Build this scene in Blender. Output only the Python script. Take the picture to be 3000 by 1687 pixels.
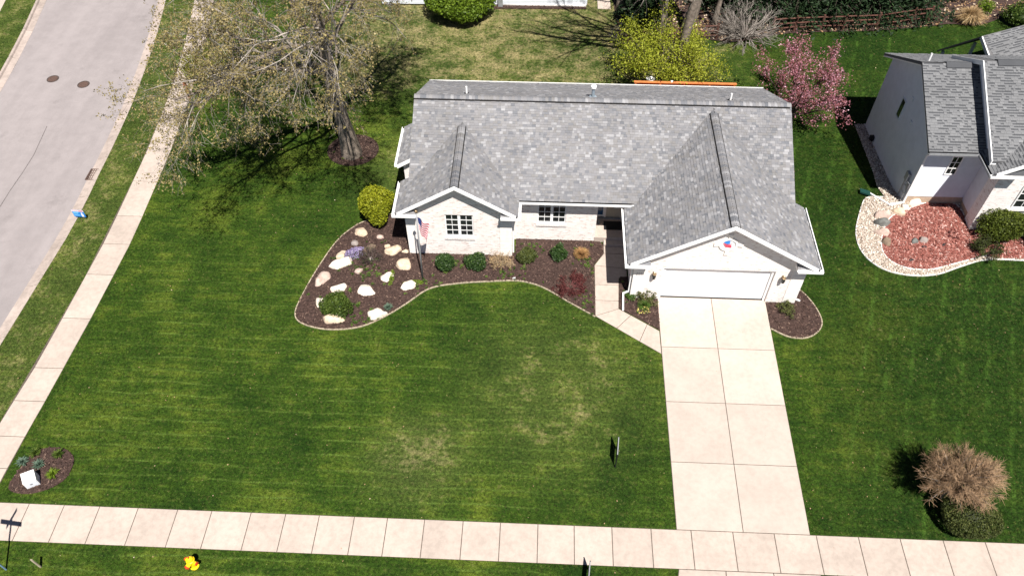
import bpy, math, random
import numpy as np
from mathutils import Matrix, Vector

# ------------------------------------------------------------------ camera, world, sun, exposure
F_PX, PITCH, YAW, ROLL = 2326.6, math.radians(49.788), math.radians(2.688), math.radians(-0.2565)
CAM = np.array([-5.6447, -23.5612, 28.3678])
def cam_axes():
    cp, sp, cy, sy = math.cos(PITCH), math.sin(PITCH), math.cos(YAW), math.sin(YAW)
    fwd = np.array([-sy*cp, cy*cp, -sp]); right = np.array([cy, sy, 0.0]); up = np.cross(right, fwd)
    return (math.cos(ROLL)*right+math.sin(ROLL)*up, -math.sin(ROLL)*right+math.cos(ROLL)*up, fwd)
CR, CU, CF = cam_axes()
for o in list(bpy.data.objects): bpy.data.objects.remove(o)
scn = bpy.context.scene
col = scn.collection
cd = bpy.data.cameras.new('camera'); cam = bpy.data.objects.new('camera', cd); col.objects.link(cam)
cd.sensor_width = 36.0; cd.lens = F_PX/3000*36.0; cd.clip_start = 0.5; cd.clip_end = 2000
cam.matrix_world = Matrix(((CR[0], CU[0], -CF[0], CAM[0]), (CR[1], CU[1], -CF[1], CAM[1]), (CR[2], CU[2], -CF[2], CAM[2]), (0, 0, 0, 1)))
scn.camera = cam
SUN = Vector((0.16, -0.465, 0.87)).normalized()
w = bpy.data.worlds.new('World'); scn.world = w; w.use_nodes = True
nt = w.node_tree; bg = nt.nodes['Background']
sky = nt.nodes.new('ShaderNodeTexSky'); sky.sky_type = 'NISHITA'; sky.sun_disc = False
sky.sun_elevation = math.asin(SUN.z); sky.sun_rotation = math.atan2(SUN.x, SUN.y)
nt.links.new(sky.outputs[0], bg.inputs[0]); bg.inputs[1].default_value = 0.05; sky.air_density = 0.42; sky.dust_density = 0.2
sl = bpy.data.lights.new('sun', 'SUN'); sl.energy = 5.0; sl.angle = math.radians(0.53); sl.color = (1.0, 0.95, 0.88)
so = bpy.data.objects.new('sun', sl); col.objects.link(so); so.rotation_euler = SUN.to_track_quat('Z', 'Y').to_euler(); so.location = (20, -40, 60)
scn.view_settings.view_transform = 'Standard'; scn.view_settings.look = 'None'
scn.view_settings.exposure = 0.8; scn.view_settings.gamma = 1.0
scn.render.engine = 'CYCLES'

# ------------------------------------------------------------------ places
def sstep(a, b, x):
    t = np.clip((x-a)/(b-a), 0, 1); return t*t*(3-2*t)
def H(x, y):                                   # the lawn rises a little towards the neighbour
    return np.interp(np.asarray(y, float), [-5, 0, 3, 6, 7.6, 9, 13, 20], [0, 0.15, 0.5, 0.8, 0.4, 0.3, 0.1, 0])*sstep(7.5, 12.3, np.asarray(x, float))
K = 3000/2576.0
def at(u, v, z=None):                          # picture point (2576 wide) -> point on the ground or at height z
    d = CF*F_PX+CR*(u*K-1500)-CU*(v*K-843.5)
    zz = 0.0 if z is None else z
    for _ in range(6):
        p = CAM+d*((zz-CAM[2])/d[2])
        if z is not None: break
        zz = float(H(p[0], p[1]))
    return p
def project(P):
    d = P-CAM; z = d@CF
    return 1500+F_PX*(d@CR)/z, 843.5-F_PX*(d@CU)/z
def inpoly(x, y, poly):
    r = np.zeros(len(x), bool); n = len(poly)
    for i in range(n):
        x1, y1 = poly[i][:2]; x2, y2 = poly[(i+1) % n][:2]
        if y1 == y2: continue
        c = ((y1 > y) != (y2 > y)) & (x < (x2-x1)*(y-y1)/(y2-y1)+x1)
        r ^= c
    return r
HOLES = []

# ------------------------------------------------------------------ materials
class NG:
    def __init__(s, m): s.t = m.node_tree; s.n = s.t.nodes; s.l = s.t.links
    def node(s, typ, ins=None, **kw):
        n = s.n.new(typ)
        for k, v in kw.items(): setattr(n, k, v)
        for k, v in (ins or {}).items():
            if hasattr(v, 'links') or isinstance(v, bpy.types.NodeSocket): s.l.new(v, n.inputs[k])
            else: n.inputs[k].default_value = v
        return n
    def noise(s, vec, scale, detail=4, rough=0.55): return s.node('ShaderNodeTexNoise', {'Vector': vec, 'Scale': scale, 'Detail': detail, 'Roughness': rough}).outputs['Fac']
    def math(s, op, a, b=0.0, c=0.0, clamp=False):
        n = s.n.new('ShaderNodeMath'); n.operation = op; n.use_clamp = clamp
        for i, v in enumerate((a, b, c)):
            if isinstance(v, bpy.types.NodeSocket): s.l.new(v, n.inputs[i])
            else: n.inputs[i].default_value = v
        return n.outputs[0]
    def rng(s, v, a, b, lo=0.0, hi=1.0): return s.node('ShaderNodeMapRange', {'Value': v, 'From Min': a, 'From Max': b, 'To Min': lo, 'To Max': hi}, interpolation_type='SMOOTHSTEP').outputs[0]
    def mix(s, f, a, b, mode='MIX'):
        n = s.n.new('ShaderNodeMix'); n.data_type = 'RGBA'; n.blend_type = mode
        for i, v in ((0, f), (6, a), (7, b)):
            if isinstance(v, bpy.types.NodeSocket): s.l.new(v, n.inputs[i])
            else: n.inputs[i].default_value = v if i == 0 else (*v, 1.0)[:4]
        return n.outputs[2]
    def ramp(s, f, stops):
        n = s.n.new('ShaderNodeValToRGB'); e = n.color_ramp.elements
        while len(e) < len(stops): e.new(0.5)
        for i, (p, c) in enumerate(stops): e[i].position = p; e[i].color = (*c, 1)
        s.l.new(f, n.inputs[0]); return n.outputs[0]
def newmat(name):
    m = bpy.data.materials.new(name); m.use_nodes = True; g = NG(m); b = g.n['Principled BSDF']; return m, g, b
def mat(name, c, rough=0.75, var=0.12, scale=6.0, bump=0.0, bscale=40.0, spec=0.3, metal=0.0, fine=0.0):
    m, g, b = newmat(name)
    pos = g.node('ShaderNodeNewGeometry').outputs['Position']
    cc = None
    if var > 0:
        f = g.noise(pos, scale, 5)
        f = g.rng(f, 0.3, 0.7)
        cc = g.mix(f, tuple(x*(1-var) for x in c), tuple(min(1, x*(1+var)) for x in c))
        if fine > 0:
            f2 = g.rng(g.noise(pos, scale*14, 3), 0.3, 0.7, 1-fine, 1+fine)
            cc = g.mix(1.0, cc, g.node('ShaderNodeCombineColor', {0: f2, 1: f2, 2: f2}).outputs[0], 'MULTIPLY')
        g.l.new(cc, b.inputs['Base Color'])
    else: b.inputs['Base Color'].default_value = (*c, 1)
    b.inputs['Roughness'].default_value = rough; b.inputs['Specular IOR Level'].default_value = spec; b.inputs['Metallic'].default_value = metal
    if bump > 0:
        bn = g.node('ShaderNodeBump', {'Strength': bump, 'Distance': 0.02, 'Height': g.noise(pos, bscale, 4)})
        g.l.new(bn.outputs[0], b.inputs['Normal'])
    return m
def leafmat(name, stops, rough=0.6, trans=0.25):
    m, g, b = newmat(name)
    a = g.node('ShaderNodeAttribute', attribute_name='var').outputs['Fac']
    c = g.ramp(a, stops); g.l.new(c, b.inputs['Base Color']); b.inputs['Roughness'].default_value = rough; b.inputs['Specular IOR Level'].default_value = 0.2
    if trans > 0:
        t = g.node('ShaderNodeBsdfTranslucent', {'Color': c}); mx = g.node('ShaderNodeMixShader', {0: trans, 1: b.outputs[0], 2: t.outputs[0]})
        g.l.new(mx.outputs[0], g.n['Material Output'].inputs[0])
    return m
MT = {}
def lawn_mat(name, blade):
    m, g, b = newmat(name)
    pos = g.node('ShaderNodeNewGeometry').outputs['Position']
    sx = g.node('ShaderNodeSeparateXYZ', {0: pos}); x, y = sx.outputs[0], sx.outputs[1]
    n1 = g.noise(pos, 0.16, 4, 0.6); n2 = g.noise(pos, 0.9, 5, 0.65); n3 = g.noise(pos, 4.5, 5, 0.7); n4 = g.noise(pos, 26, 3, 0.6)
    st = g.node('ShaderNodeVectorMath', {0: pos, 1: (0.35, 2.2, 1.0)}, operation='MULTIPLY').outputs[0]
    n5 = g.noise(st, 1.6, 4, 0.65)
    mixn = g.math('ADD', g.math('MULTIPLY', n1, 0.45), g.math('ADD', g.math('MULTIPLY', n2, 0.3), g.math('MULTIPLY', n5, 0.25)))
    c = g.ramp(mixn, [(0.40, (0.0105, 0.030, 0.0025)), (0.5, (0.027, 0.055, 0.005)), (0.585, (0.070, 0.100, 0.011))])
    # zones
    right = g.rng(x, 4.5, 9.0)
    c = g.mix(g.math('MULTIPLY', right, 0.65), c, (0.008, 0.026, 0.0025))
    back = g.math('MULTIPLY', g.rng(y, 11.0, 18.0), g.math('MULTIPLY', g.rng(x, 9.0, 3.0), g.rng(x, -23.0, -17.0)))
    verge = g.rng(x, -26.3, -27.4)
    dx = g.math('SUBTRACT', x, -4.6); dy = g.math('SUBTRACT', y, -5.0)
    p1 = g.rng(g.math('SQRT', g.math('ADD', g.math('MULTIPLY', dx, dx), g.math('MULTIPLY', dy, dy))), 6.5, 1.0)
    dx2 = g.math('SUBTRACT', x, -10.2); dy2 = g.math('SUBTRACT', y, -8.6)
    p2 = g.rng(g.math('SQRT', g.math('ADD', g.math('MULTIPLY', dx2, dx2), g.math('MULTIPLY', dy2, dy2))), 3.2, 0.3)
    dx3 = g.math('SUBTRACT', x, -12.5); dy3 = g.math('SUBTRACT', y, 8.5)
    p3 = g.rng(g.math('SQRT', g.math('ADD', g.math('MULTIPLY', dx3, dx3), g.math('MULTIPLY', dy3, dy3))), 5.0, 0.5)
    zone = g.math('ADD', g.math('MULTIPLY', back, 0.15), g.math('ADD', g.math('MULTIPLY', verge, 0.085), g.math('ADD', g.math('MULTIPLY', p1, 0.085), g.math('ADD', g.math('MULTIPLY', p2, 0.12), g.math('MULTIPLY', p3, 0.085)))))
    dn = g.math('ADD', g.math('MULTIPLY', n2, 0.4), g.math('ADD', g.math('MULTIPLY', n3, 0.4), g.math('MULTIPLY', n1, 0.2)))
    soft = g.math('MULTIPLY', g.math('MULTIPLY', g.math('SUBTRACT', zone, g.math('MULTIPLY', back, 0.085)), 4.2, clamp=True), g.rng(n1, 0.25, 0.6, 0.45, 1.0))
    c = g.mix(g.math('MULTIPLY', soft, 0.75), c, (0.105, 0.12, 0.035))
    dry = g.rng(g.math('ADD', dn, zone), 0.575, 0.78)
    c = g.mix(g.math('MULTIPLY', dry, 0.75), c, (0.30, 0.235, 0.13))
    # bare soil / clover hue shifts
    c = g.mix(g.math('MULTIPLY', g.rng(n3, 0.54, 0.68), 0.55), c, (0.072, 0.082, 0.02))
    c = g.mix(g.math('MULTIPLY', g.rng(n3, 0.46, 0.32), 0.6), c, (0.010, 0.026, 0.004))
    n6 = g.noise(pos, 10, 3, 0.6); c = g.mix(g.math('MULTIPLY', g.rng(n6, 0.60, 0.72), 0.4), c, (0.16, 0.14, 0.055))
    # mower wheel lines: real worn lines along the passes
    wob = g.math('MULTIPLY', g.noise(pos, 0.25, 2), 0.5)
    fy = g.math('FRACT', g.math('DIVIDE', g.math('ADD', g.math('ADD', y, g.math('MULTIPLY', x, 0.004)), wob), 0.62))
    line = g.math('MULTIPLY', g.rng(g.math('ABSOLUTE', g.math('SUBTRACT', fy, 0.5)), 0.10, 0.01), g.rng(g.math('ADD', g.math('MULTIPLY', n1, 0.6), g.math('MULTIPLY', n5, 0.4)), 0.40, 0.58))
    front = g.math('MULTIPLY', g.math('MULTIPLY', g.rng(x, 0.5, -1.5), g.rng(y, 6.0, -1.0)), g.rng(x, -26.5, -23))
    c = g.mix(g.math('MULTIPLY', g.math('MULTIPLY', line, front), 0.5), c, (0.085, 0.135, 0.025))
    fx = g.math('FRACT', g.math('DIVIDE', g.math('ADD', g.math('SUBTRACT', x, g.math('MULTIPLY', y, 0.35)), wob), 1.05))
    line2 = g.math('MULTIPLY', g.rng(g.math('ABSOLUTE', g.math('SUBTRACT', fx, 0.5)), 0.16, 0.02), g.rng(n2, 0.42, 0.62))
    c = g.mix(g.math('MULTIPLY', g.math('MULTIPLY', line2, right), 0.45), c, (0.05, 0.105, 0.014))
    f4 = g.math('MULTIPLY', g.rng(n4, 0.3, 0.7, 0.7, 1.35), g.rng(g.noise(pos, 8.5, 4, 0.7), 0.32, 0.68, 0.58, 1.5))
    if blade:
        a = g.node('ShaderNodeAttribute', attribute_name='var').outputs['Fac']
        f4 = g.math('MULTIPLY', f4, g.rng(a, 0, 1, 0.75, 1.7))
    c = g.mix(1.0, c, g.node('ShaderNodeCombineColor', {0: f4, 1: f4, 2: f4}).outputs[0], 'MULTIPLY')
    g.l.new(c, b.inputs['Base Color']); b.inputs['Roughness'].default_value = 0.8; b.inputs['Specular IOR Level'].default_value = 0.12
    if not blade:
        bn = g.node('ShaderNodeBump', {'Strength': 0.7, 'Distance': 0.05, 'Height': g.math('ADD', n4, n3)}); g.l.new(bn.outputs[0], b.inputs['Normal'])
    return m
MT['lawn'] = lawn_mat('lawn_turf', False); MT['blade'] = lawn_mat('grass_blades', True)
def concrete(name, c, blotch=0.13):
    m, g, b = newmat(name)
    pos = g.node('ShaderNodeNewGeometry').outputs['Position']; oi = g.node('ShaderNodeObjectInfo').outputs['Random']
    n1 = g.noise(pos, 0.8, 5, 0.6); n2 = g.noise(pos, 5, 5, 0.65); n3 = g.noise(pos, 60, 3, 0.6)
    f = g.math('ADD', g.math('MULTIPLY', n1, 0.5), g.math('MULTIPLY', n2, 0.5))
    k = g.rng(f, 0.3, 0.68, 1-blotch*1.6, 1+blotch*0.5)
    k = g.math('MULTIPLY', k, g.rng(n3, 0.25, 0.75, 0.95, 1.05)); k = g.math('MULTIPLY', k, g.rng(oi, 0, 1, 0.94, 1.035))
    cc = g.mix(1.0, c, g.node('ShaderNodeCombineColor', {0: k, 1: k, 2: k}).outputs[0], 'MULTIPLY')
    cc = g.mix(g.rng(n2, 0.60, 0.78, 0, 0.4), cc, (c[0]*0.62, c[1]*0.58, c[2]*0.55))
    n7 = g.noise(pos, 2.3, 6, 0.75); cc = g.mix(g.rng(n7, 0.64, 0.70, 0, 0.35), cc, (c[0]*0.70, c[1]*0.69, c[2]*0.70))
    sp = g.noise(pos, 7.5, 1, 0.4); cc = g.mix(g.rng(sp, 0.80, 0.83, 0, 0.55), cc, (c[0]*0.65, c[1]*0.48, c[2]*0.33))
    g.l.new(cc, b.inputs['Base Color']); b.inputs['Roughness'].default_value = 0.85; b.inputs['Specular IOR Level'].default_value = 0.2
    bn = g.node('ShaderNodeBump', {'Strength': 0.25, 'Distance': 0.004, 'Height': n3}); g.l.new(bn.outputs[0], b.inputs['Normal'])
    return m
MT['concrete'] = concrete('pale_concrete', (0.455, 0.384, 0.335)); MT['drive'] = concrete('driveway_concrete', (0.465, 0.40, 0.352), 0.09)
MT['curb'] = concrete('curb_concrete', (0.40, 0.335, 0.30), 0.2)
MT['joint'] = mat('joint_dirt', (0.10, 0.08, 0.065), 0.95, 0.3, 9)
def asphalt():
    m, g, b = newmat('aged_road')
    pos = g.node('ShaderNodeNewGeometry').outputs['Position']
    st = g.node('ShaderNodeVectorMath', {0: pos, 1: (1.0, 0.12, 1)}, operation='MULTIPLY').outputs[0]
    n1 = g.noise(st, 0.7, 5, 0.6); n2 = g.noise(pos, 1.7, 6, 0.65); n3 = g.noise(pos, 70, 2)
    k = g.math('MULTIPLY', g.rng(g.math('ADD', g.math('MULTIPLY', n1, 0.6), g.math('MULTIPLY', n2, 0.4)), 0.3, 0.7, 0.86, 1.1), g.rng(n3, 0.2, 0.8, 0.88, 1.12))
    n4 = g.noise(pos, 0.45, 6, 0.7); k = g.math('MULTIPLY', k, g.rng(n4, 0.58, 0.70, 1.0, 0.86)); n5 = g.noise(pos, 6, 5, 0.7); k = g.math('MULTIPLY', k, g.rng(n5, 0.64, 0.74, 1.0, 0.82))
    c = g.mix(1.0, (0.275, 0.247, 0.248), g.node('ShaderNodeCombineColor', {0: k, 1: k, 2: k}).outputs[0], 'MULTIPLY')
    g.l.new(c, b.inputs['Base Color']); b.inputs['Roughness'].default_value = 0.85; b.inputs['Specular IOR Level'].default_value = 0.2
    bn = g.node('ShaderNodeBump', {'Strength': 0.3, 'Distance': 0.004, 'Height': n3}); g.l.new(bn.outputs[0], b.inputs['Normal'])
    return m
MT['road'] = asphalt()
MT['crack'] = mat('tar_crack', (0.13, 0.115, 0.115), 0.9, 0.2)
MT['iron'] = mat('cast_iron', (0.07, 0.055, 0.05), 0.7, 0.3, 20, 0.3, 60)
MT['rust'] = mat('rusty_iron', (0.10, 0.062, 0.05), 0.8, 0.3, 20)
MT['dark'] = mat('gap_shade_paint', (0.012, 0.011, 0.011), 0.9, 0)  # near-black that paints the shade inside gaps
def brickmat(name, c1, c2, cm, vert='XZ', bump=0.5, sc=1.0):
    m, g, b = newmat(name)
    tc = g.node('ShaderNodeNewGeometry'); pos = tc.outputs['Position']; s = g.node('ShaderNodeSeparateXYZ', {0: pos}); ns = g.node('ShaderNodeSeparateXYZ', {0: tc.outputs['Normal']})
    side = g.math('GREATER_THAN', g.math('ABSOLUTE', ns.outputs[0]), 0.7)
    u = g.math('ADD', g.math('MULTIPLY', side, s.outputs[1]), g.math('MULTIPLY', g.math('SUBTRACT', 1.0, side), s.outputs[0]))
    v = g.node('ShaderNodeCombineXYZ', {0: u, 1: s.outputs[2], 2: 0.0}).outputs[0]
    bt = g.node('ShaderNodeTexBrick', {'Vector': v, 'Color1': (*c1, 1), 'Color2': (*c2, 1), 'Mortar': (*cm, 1), 'Scale': sc, 'Mortar Size': 0.006, 'Mortar Smooth': 0.2, 'Bias': -0.2, 'Brick Width': 0.21, 'Row Height': 0.067})
    n = g.noise(pos, 3.0, 5); n2 = g.noise(g.node('ShaderNodeVectorMath', {0: pos, 1: (4, 4, 14)}, operation='MULTIPLY').outputs[0], 1.0, 3)
    cc = g.mix(g.rng(n, 0.35, 0.75, 0, 0.35), bt.outputs[0], tuple(x*0.86 for x in c2)); cc = g.mix(g.rng(n2, 0.54, 0.68, 0, 0.8), cc, (c2[0]*0.70, c2[1]*0.60, c2[2]*0.57))
    g.l.new(cc, b.inputs['Base Color']); b.inputs['Roughness'].default_value = 0.85; b.inputs['Specular IOR Level'].default_value = 0.2
    bn = g.node('ShaderNodeBump', {'Strength': bump, 'Distance': 0.012, 'Height': g.math('SUBTRACT', 1.0, bt.outputs['Fac'])}); g.l.new(bn.outputs[0], b.inputs['Normal'])
    return m
MT['brick'] = brickmat('white_brick', (0.87, 0.84, 0.81), (0.77, 0.70, 0.665), (0.74, 0.70, 0.665))
MT['quoin'] = mat('quoin_stone', (0.80, 0.765, 0.73), 0.85, 0.06, 5, 0.25, 60)
MT['nbrick'] = brickmat('neighbour_brick', (0.84, 0.82, 0.80), (0.76, 0.72, 0.70), (0.66, 0.63, 0.61))
MT['white'] = mat('white_paint', (0.80, 0.80, 0.80), 0.45, 0.03, 4)
MT['door_white'] = mat('garage_door_white', (0.86, 0.86, 0.86), 0.5, 0.02, 4)
MT['cream'] = mat('cream_door', (0.48, 0.42, 0.33), 0.5, 0.05)
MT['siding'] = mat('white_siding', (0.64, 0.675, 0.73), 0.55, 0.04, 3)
MT['found'] = mat('tan_foundation', (0.42, 0.32, 0.24), 0.9, 0.12, 6, 0.2)
MT['glass'] = mat('dark_pane', (0.016, 0.019, 0.02), 0.06, 0, spec=0.6)
MT['blueglass'] = mat('blue_panel', (0.02, 0.07, 0.16), 0.15, 0, spec=0.5)
MT['leadgrey'] = mat('grey_metal', (0.33, 0.34, 0.36), 0.45, 0.1, 10, metal=0.3)
MT['bluegrey'] = mat('galvanised_pipe', (0.33, 0.40, 0.46), 0.4, 0.1, metal=0.4)
MT['black'] = mat('black_metal', (0.012, 0.013, 0.015), 0.4, 0, spec=0.4)
MT['brass'] = mat('dull_brass', (0.24, 0.17, 0.10), 0.35, 0.1, metal=0.6)
def shingle(name, stops, obj):
    m, g, b = newmat(name)
    if obj: a = g.node('ShaderNodeObjectInfo').outputs['Random']
    else: a = g.node('ShaderNodeAttribute', attribute_name='var').outputs['Fac']
    pos = g.node('ShaderNodeNewGeometry').outputs['Position']
    c = g.ramp(a, stops); n = g.noise(pos, 90, 2); k = g.math('MULTIPLY', g.rng(n, 0.2, 0.8, 0.84, 1.14), g.rng(g.noise(pos, 0.55, 5, 0.6), 0.3, 0.7, 0.9, 1.08))
    c = g.mix(1.0, c, g.node('ShaderNodeCombineColor', {0: k, 1: k, 2: k}).outputs[0], 'MULTIPLY')
    g.l.new(c, b.inputs['Base Color']); b.inputs['Roughness'].default_value = 0.9; b.inputs['Specular IOR Level'].default_value = 0.2
    bn = g.node('ShaderNodeBump', {'Strength': 0.35, 'Distance': 0.004, 'Height': n}); g.l.new(bn.outputs[0], b.inputs['Normal'])
    return m
SH = [(0.0, (0.125, 0.131, 0.147)), (0.2, (0.17, 0.173, 0.187)), (0.5, (0.213, 0.21, 0.22)), (0.72, (0.186, 0.181, 0.181)), (0.86, (0.255, 0.254, 0.265)), (1.0, (0.31, 0.31, 0.323))]
SHN = [(0.0, (0.07, 0.073, 0.08)), (0.3, (0.14, 0.144, 0.152)), (0.8, (0.165, 0.168, 0.176)), (1.0, (0.195, 0.198, 0.206))]
MT['shingle'] = shingle('shingle_blend', SH, False); MT['shingle_o'] = shingle('shingle_single', SH, True); MT['nshingle'] = shingle('neighbour_shingle', SHN, False)
MT['deckroof'] = mat('roof_underlay', (0.12, 0.12, 0.125), 0.9, 0.1)
MT['mulch'] = mat('bark_mulch_base', (0.050, 0.030, 0.025), 0.95, 0.35, 9, 0.8, 35, fine=0.25)
MT['chip'] = leafmat('bark_chips', [(0, (0.028, 0.016, 0.013)), (0.5, (0.062, 0.037, 0.031)), (0.85, (0.10, 0.062, 0.05)), (1, (0.19, 0.13, 0.10))], 0.9, 0)
MT['rmulch'] = mat('red_mulch_base', (0.22, 0.075, 0.06), 0.95, 0.35, 9, 0.8, 30, fine=0.3)
MT['rchip'] = leafmat('red_wood_chips', [(0, (0.13, 0.035, 0.028)), (0.5, (0.27, 0.10, 0.08)), (0.85, (0.38, 0.18, 0.15)), (1, (0.58, 0.40, 0.36))], 0.9, 0)
MT['gravel'] = mat('gravel_base', (0.36, 0.30, 0.25), 0.95, 0.4, 18, 0.8, 40, fine=0.4)
MT['pebble'] = leafmat('river_pebbles', [(0, (0.22, 0.17, 0.14)), (0.35, (0.45, 0.37, 0.30)), (0.7, (0.62, 0.55, 0.48)), (1, (0.80, 0.76, 0.70))], 0.8, 0)
MT['edging'] = mat('pale_edging', (0.36, 0.30, 0.22), 0.9, 0.25, 12)
MT['wedging'] = mat('white_edging', (0.72, 0.70, 0.67), 0.7, 0.08)
def stone(name, c, c2):
    m, g, b = newmat(name); pos = g.node('ShaderNodeNewGeometry').outputs['Position']
    n1 = g.noise(pos, 4.5, 6, 0.65); n2 = g.noise(pos, 14, 5, 0.7)
    cc = g.mix(g.rng(n1, 0.42, 0.72), c, c2); cc = g.mix(g.rng(n2, 0.6, 0.75, 0, 0.5), cc, tuple(x*0.55 for x in c2))
    g.l.new(cc, b.inputs['Base Color']); b.inputs['Roughness'].default_value = 0.9
    bn = g.node('ShaderNodeBump', {'Strength': 0.6, 'Distance': 0.03, 'Height': g.math('ADD', n1, n2)}); g.l.new(bn.outputs[0], b.inputs['Normal']); return m
MT['st_white'] = stone('white_boulder', (0.78, 0.71, 0.62), (0.62, 0.51, 0.40)); MT['st_tan'] = stone('tan_boulder', (0.60, 0.48, 0.36), (0.44, 0.31, 0.21))
MT['st_pink'] = stone('pink_boulder', (0.52, 0.40, 0.345), (0.38, 0.275, 0.23)); MT['st_grey'] = stone('grey_boulder', (0.30, 0.26, 0.24), (0.20, 0.165, 0.15))
MT['st_dgrey'] = stone('dark_grey_boulder', (0.15, 0.155, 0.145), (0.09, 0.09, 0.085)); MT['st_brown'] = stone('brown_boulder', (0.24, 0.175, 0.12), (0.14, 0.10, 0.075))
MT['bark'] = mat('grey_bark', (0.20, 0.165, 0.135), 0.95, 0.35, 5, 1.0, 22, fine=0.3); MT['bark_dark'] = mat('dark_bark', (0.085, 0.065, 0.055), 0.95, 0.3, 6, 1.0, 22)
MT['twig'] = mat('pale_twig', (0.27, 0.24, 0.21), 0.9, 0.6, 1.2); MT['twig_grey'] = mat('bleached_twig', (0.22, 0.195, 0.175), 0.9, 0.3, 2)
MT['twig_red'] = mat('russet_twig', (0.26, 0.17, 0.10), 0.9, 0.5, 3.0); MT['twig_dark'] = mat('dark_twig', (0.07, 0.05, 0.045), 0.9, 0.3)
MT['twig_tan'] = mat('tan_twig', (0.33, 0.25, 0.16), 0.9, 0.3); MT['twig_maroon'] = mat('maroon_twig', (0.12, 0.035, 0.035), 0.9, 0.3)
MT['bud'] = leafmat('maple_buds', [(0, (0.13, 0.105, 0.04)), (0.5, (0.27, 0.22, 0.09)), (0.85, (0.40, 0.325, 0.145)), (1, (0.54, 0.45, 0.25))], 0.7, 0.3)
MT['lime'] = leafmat('lime_leaves', [(0, (0.08, 0.10, 0.008)), (0.5, (0.23, 0.26, 0.014)), (1, (0.38, 0.38, 0.03))], 0.55, 0.3)
MT['yellowgreen'] = leafmat('yellow_green_leaves', [(0, (0.08, 0.105, 0.012)), (0.5, (0.27, 0.31, 0.025)), (1, (0.46, 0.47, 0.07))], 0.55, 0.35)
MT['hedge'] = leafmat('bright_hedge_leaves', [(0, (0.03, 0.055, 0.006)), (0.5, (0.12, 0.19, 0.015)), (1, (0.22, 0.30, 0.035))], 0.5, 0.25)
MT['green'] = leafmat('dark_green_leaves', [(0, (0.012, 0.028, 0.008)), (0.5, (0.03, 0.062, 0.016)), (0.9, (0.065, 0.11, 0.03)), (1, (0.12, 0.18, 0.05))], 0.45, 0.15)
MT['olive'] = leafmat('olive_leaves', [(0, (0.022, 0.03, 0.008)), (0.5, (0.062, 0.08, 0.02)), (1, (0.13, 0.14, 0.042))], 0.55, 0.15)
MT['yew'] = leafmat('yew_leaves', [(0, (0.02, 0.04, 0.006)), (0.5, (0.055, 0.09, 0.014)), (1, (0.12, 0.16, 0.03))], 0.5, 0.2)
MT['arbor'] = leafmat('arborvitae_leaves', [(0, (0.03, 0.045, 0.006)), (0.5, (0.075, 0.10, 0.012)), (1, (0.15, 0.18, 0.03))], 0.55, 0.2)
MT['conifer'] = leafmat('conifer_needles', [(0, (0.006, 0.014, 0.006)), (0.6, (0.018, 0.038, 0.014)), (1, (0.045, 0.08, 0.03))], 0.6, 0.1)
MT['pink'] = leafmat('pink_blossom', [(0, (0.09, 0.04, 0.03)), (0.35, (0.24, 0.085, 0.085)), (0.7, (0.42, 0.18, 0.23)), (1, (0.76, 0.50, 0.60))], 0.6, 0.3)
MT['maroon'] = leafmat('maroon_leaves', [(0, (0.045, 0.014, 0.013)), (0.6, (0.12, 0.032, 0.03)), (1, (0.22, 0.085, 0.07))], 0.6, 0.25)
MT['purple'] = leafmat('purple_flowers', [(0, (0.10, 0.12, 0.10)), (0.3, (0.26, 0.20, 0.40)), (0.8, (0.46, 0.38, 0.62)), (1, (0.70, 0.64, 0.80))], 0.6, 0.3)
MT['straw'] = leafmat('straw_blades', [(0, (0.22, 0.14, 0.06)), (0.5, (0.45, 0.31, 0.16)), (1, (0.66, 0.52, 0.32))], 0.7, 0.3)
MT['orange_straw'] = leafmat('orange_straw', [(0, (0.10, 0.10, 0.03)), (0.3, (0.30, 0.17, 0.07)), (0.8, (0.48, 0.27, 0.12)), (1, (0.60, 0.40, 0.2))], 0.7, 0.3)
MT['sprout'] = leafmat('sprout_leaves', [(0, (0.03, 0.06, 0.012)), (0.5, (0.075, 0.14, 0.025)), (1, (0.16, 0.24, 0.05))], 0.5, 0.3)
MT['iris'] = leafmat('blue_green_blades', [(0, (0.05, 0.09, 0.06)), (0.6, (0.12, 0.18, 0.13)), (1, (0.22, 0.29, 0.22))], 0.5, 0.3)
MT['yellowflower'] = leafmat('daffodil_petals', [(0, (0.6, 0.45, 0.05)), (1, (0.85, 0.78, 0.35))], 0.6, 0.3)
MT['litter'] = leafmat('dry_leaves', [(0, (0.22, 0.12, 0.06)), (0.6, (0.42, 0.28, 0.16)), (1, (0.66, 0.55, 0.42))], 0.8, 0.2)
MT['wood_brown'] = mat('red_brown_wood', (0.095, 0.043, 0.032), 0.9, 0.3, 8); MT['wood_orange'] = mat('orange_deck_wood', (0.50, 0.17, 0.055), 0.7, 0.15, 4)
MT['wood_grey'] = mat('weathered_wood', (0.36, 0.31, 0.23), 0.9, 0.25, 10); MT['wood_post'] = mat('rust_brown_wood', (0.30, 0.11, 0.05), 0.9, 0.25, 10)
MT['yellow'] = mat('hydrant_yellow', (0.85, 0.60, 0.01), 0.4, 0.05, 12); MT['red'] = mat('hydrant_red', (0.50, 0.06, 0.015), 0.45, 0.1, 12)
MT['flag_red'] = mat('flag_red', (0.55, 0.035, 0.075), 0.8, 0.05); MT['flag_white'] = mat('flag_white', (0.78, 0.76, 0.78), 0.8, 0.03); MT['flag_blue'] = mat('flag_blue', (0.03, 0.045, 0.16), 0.8, 0.05)
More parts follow.
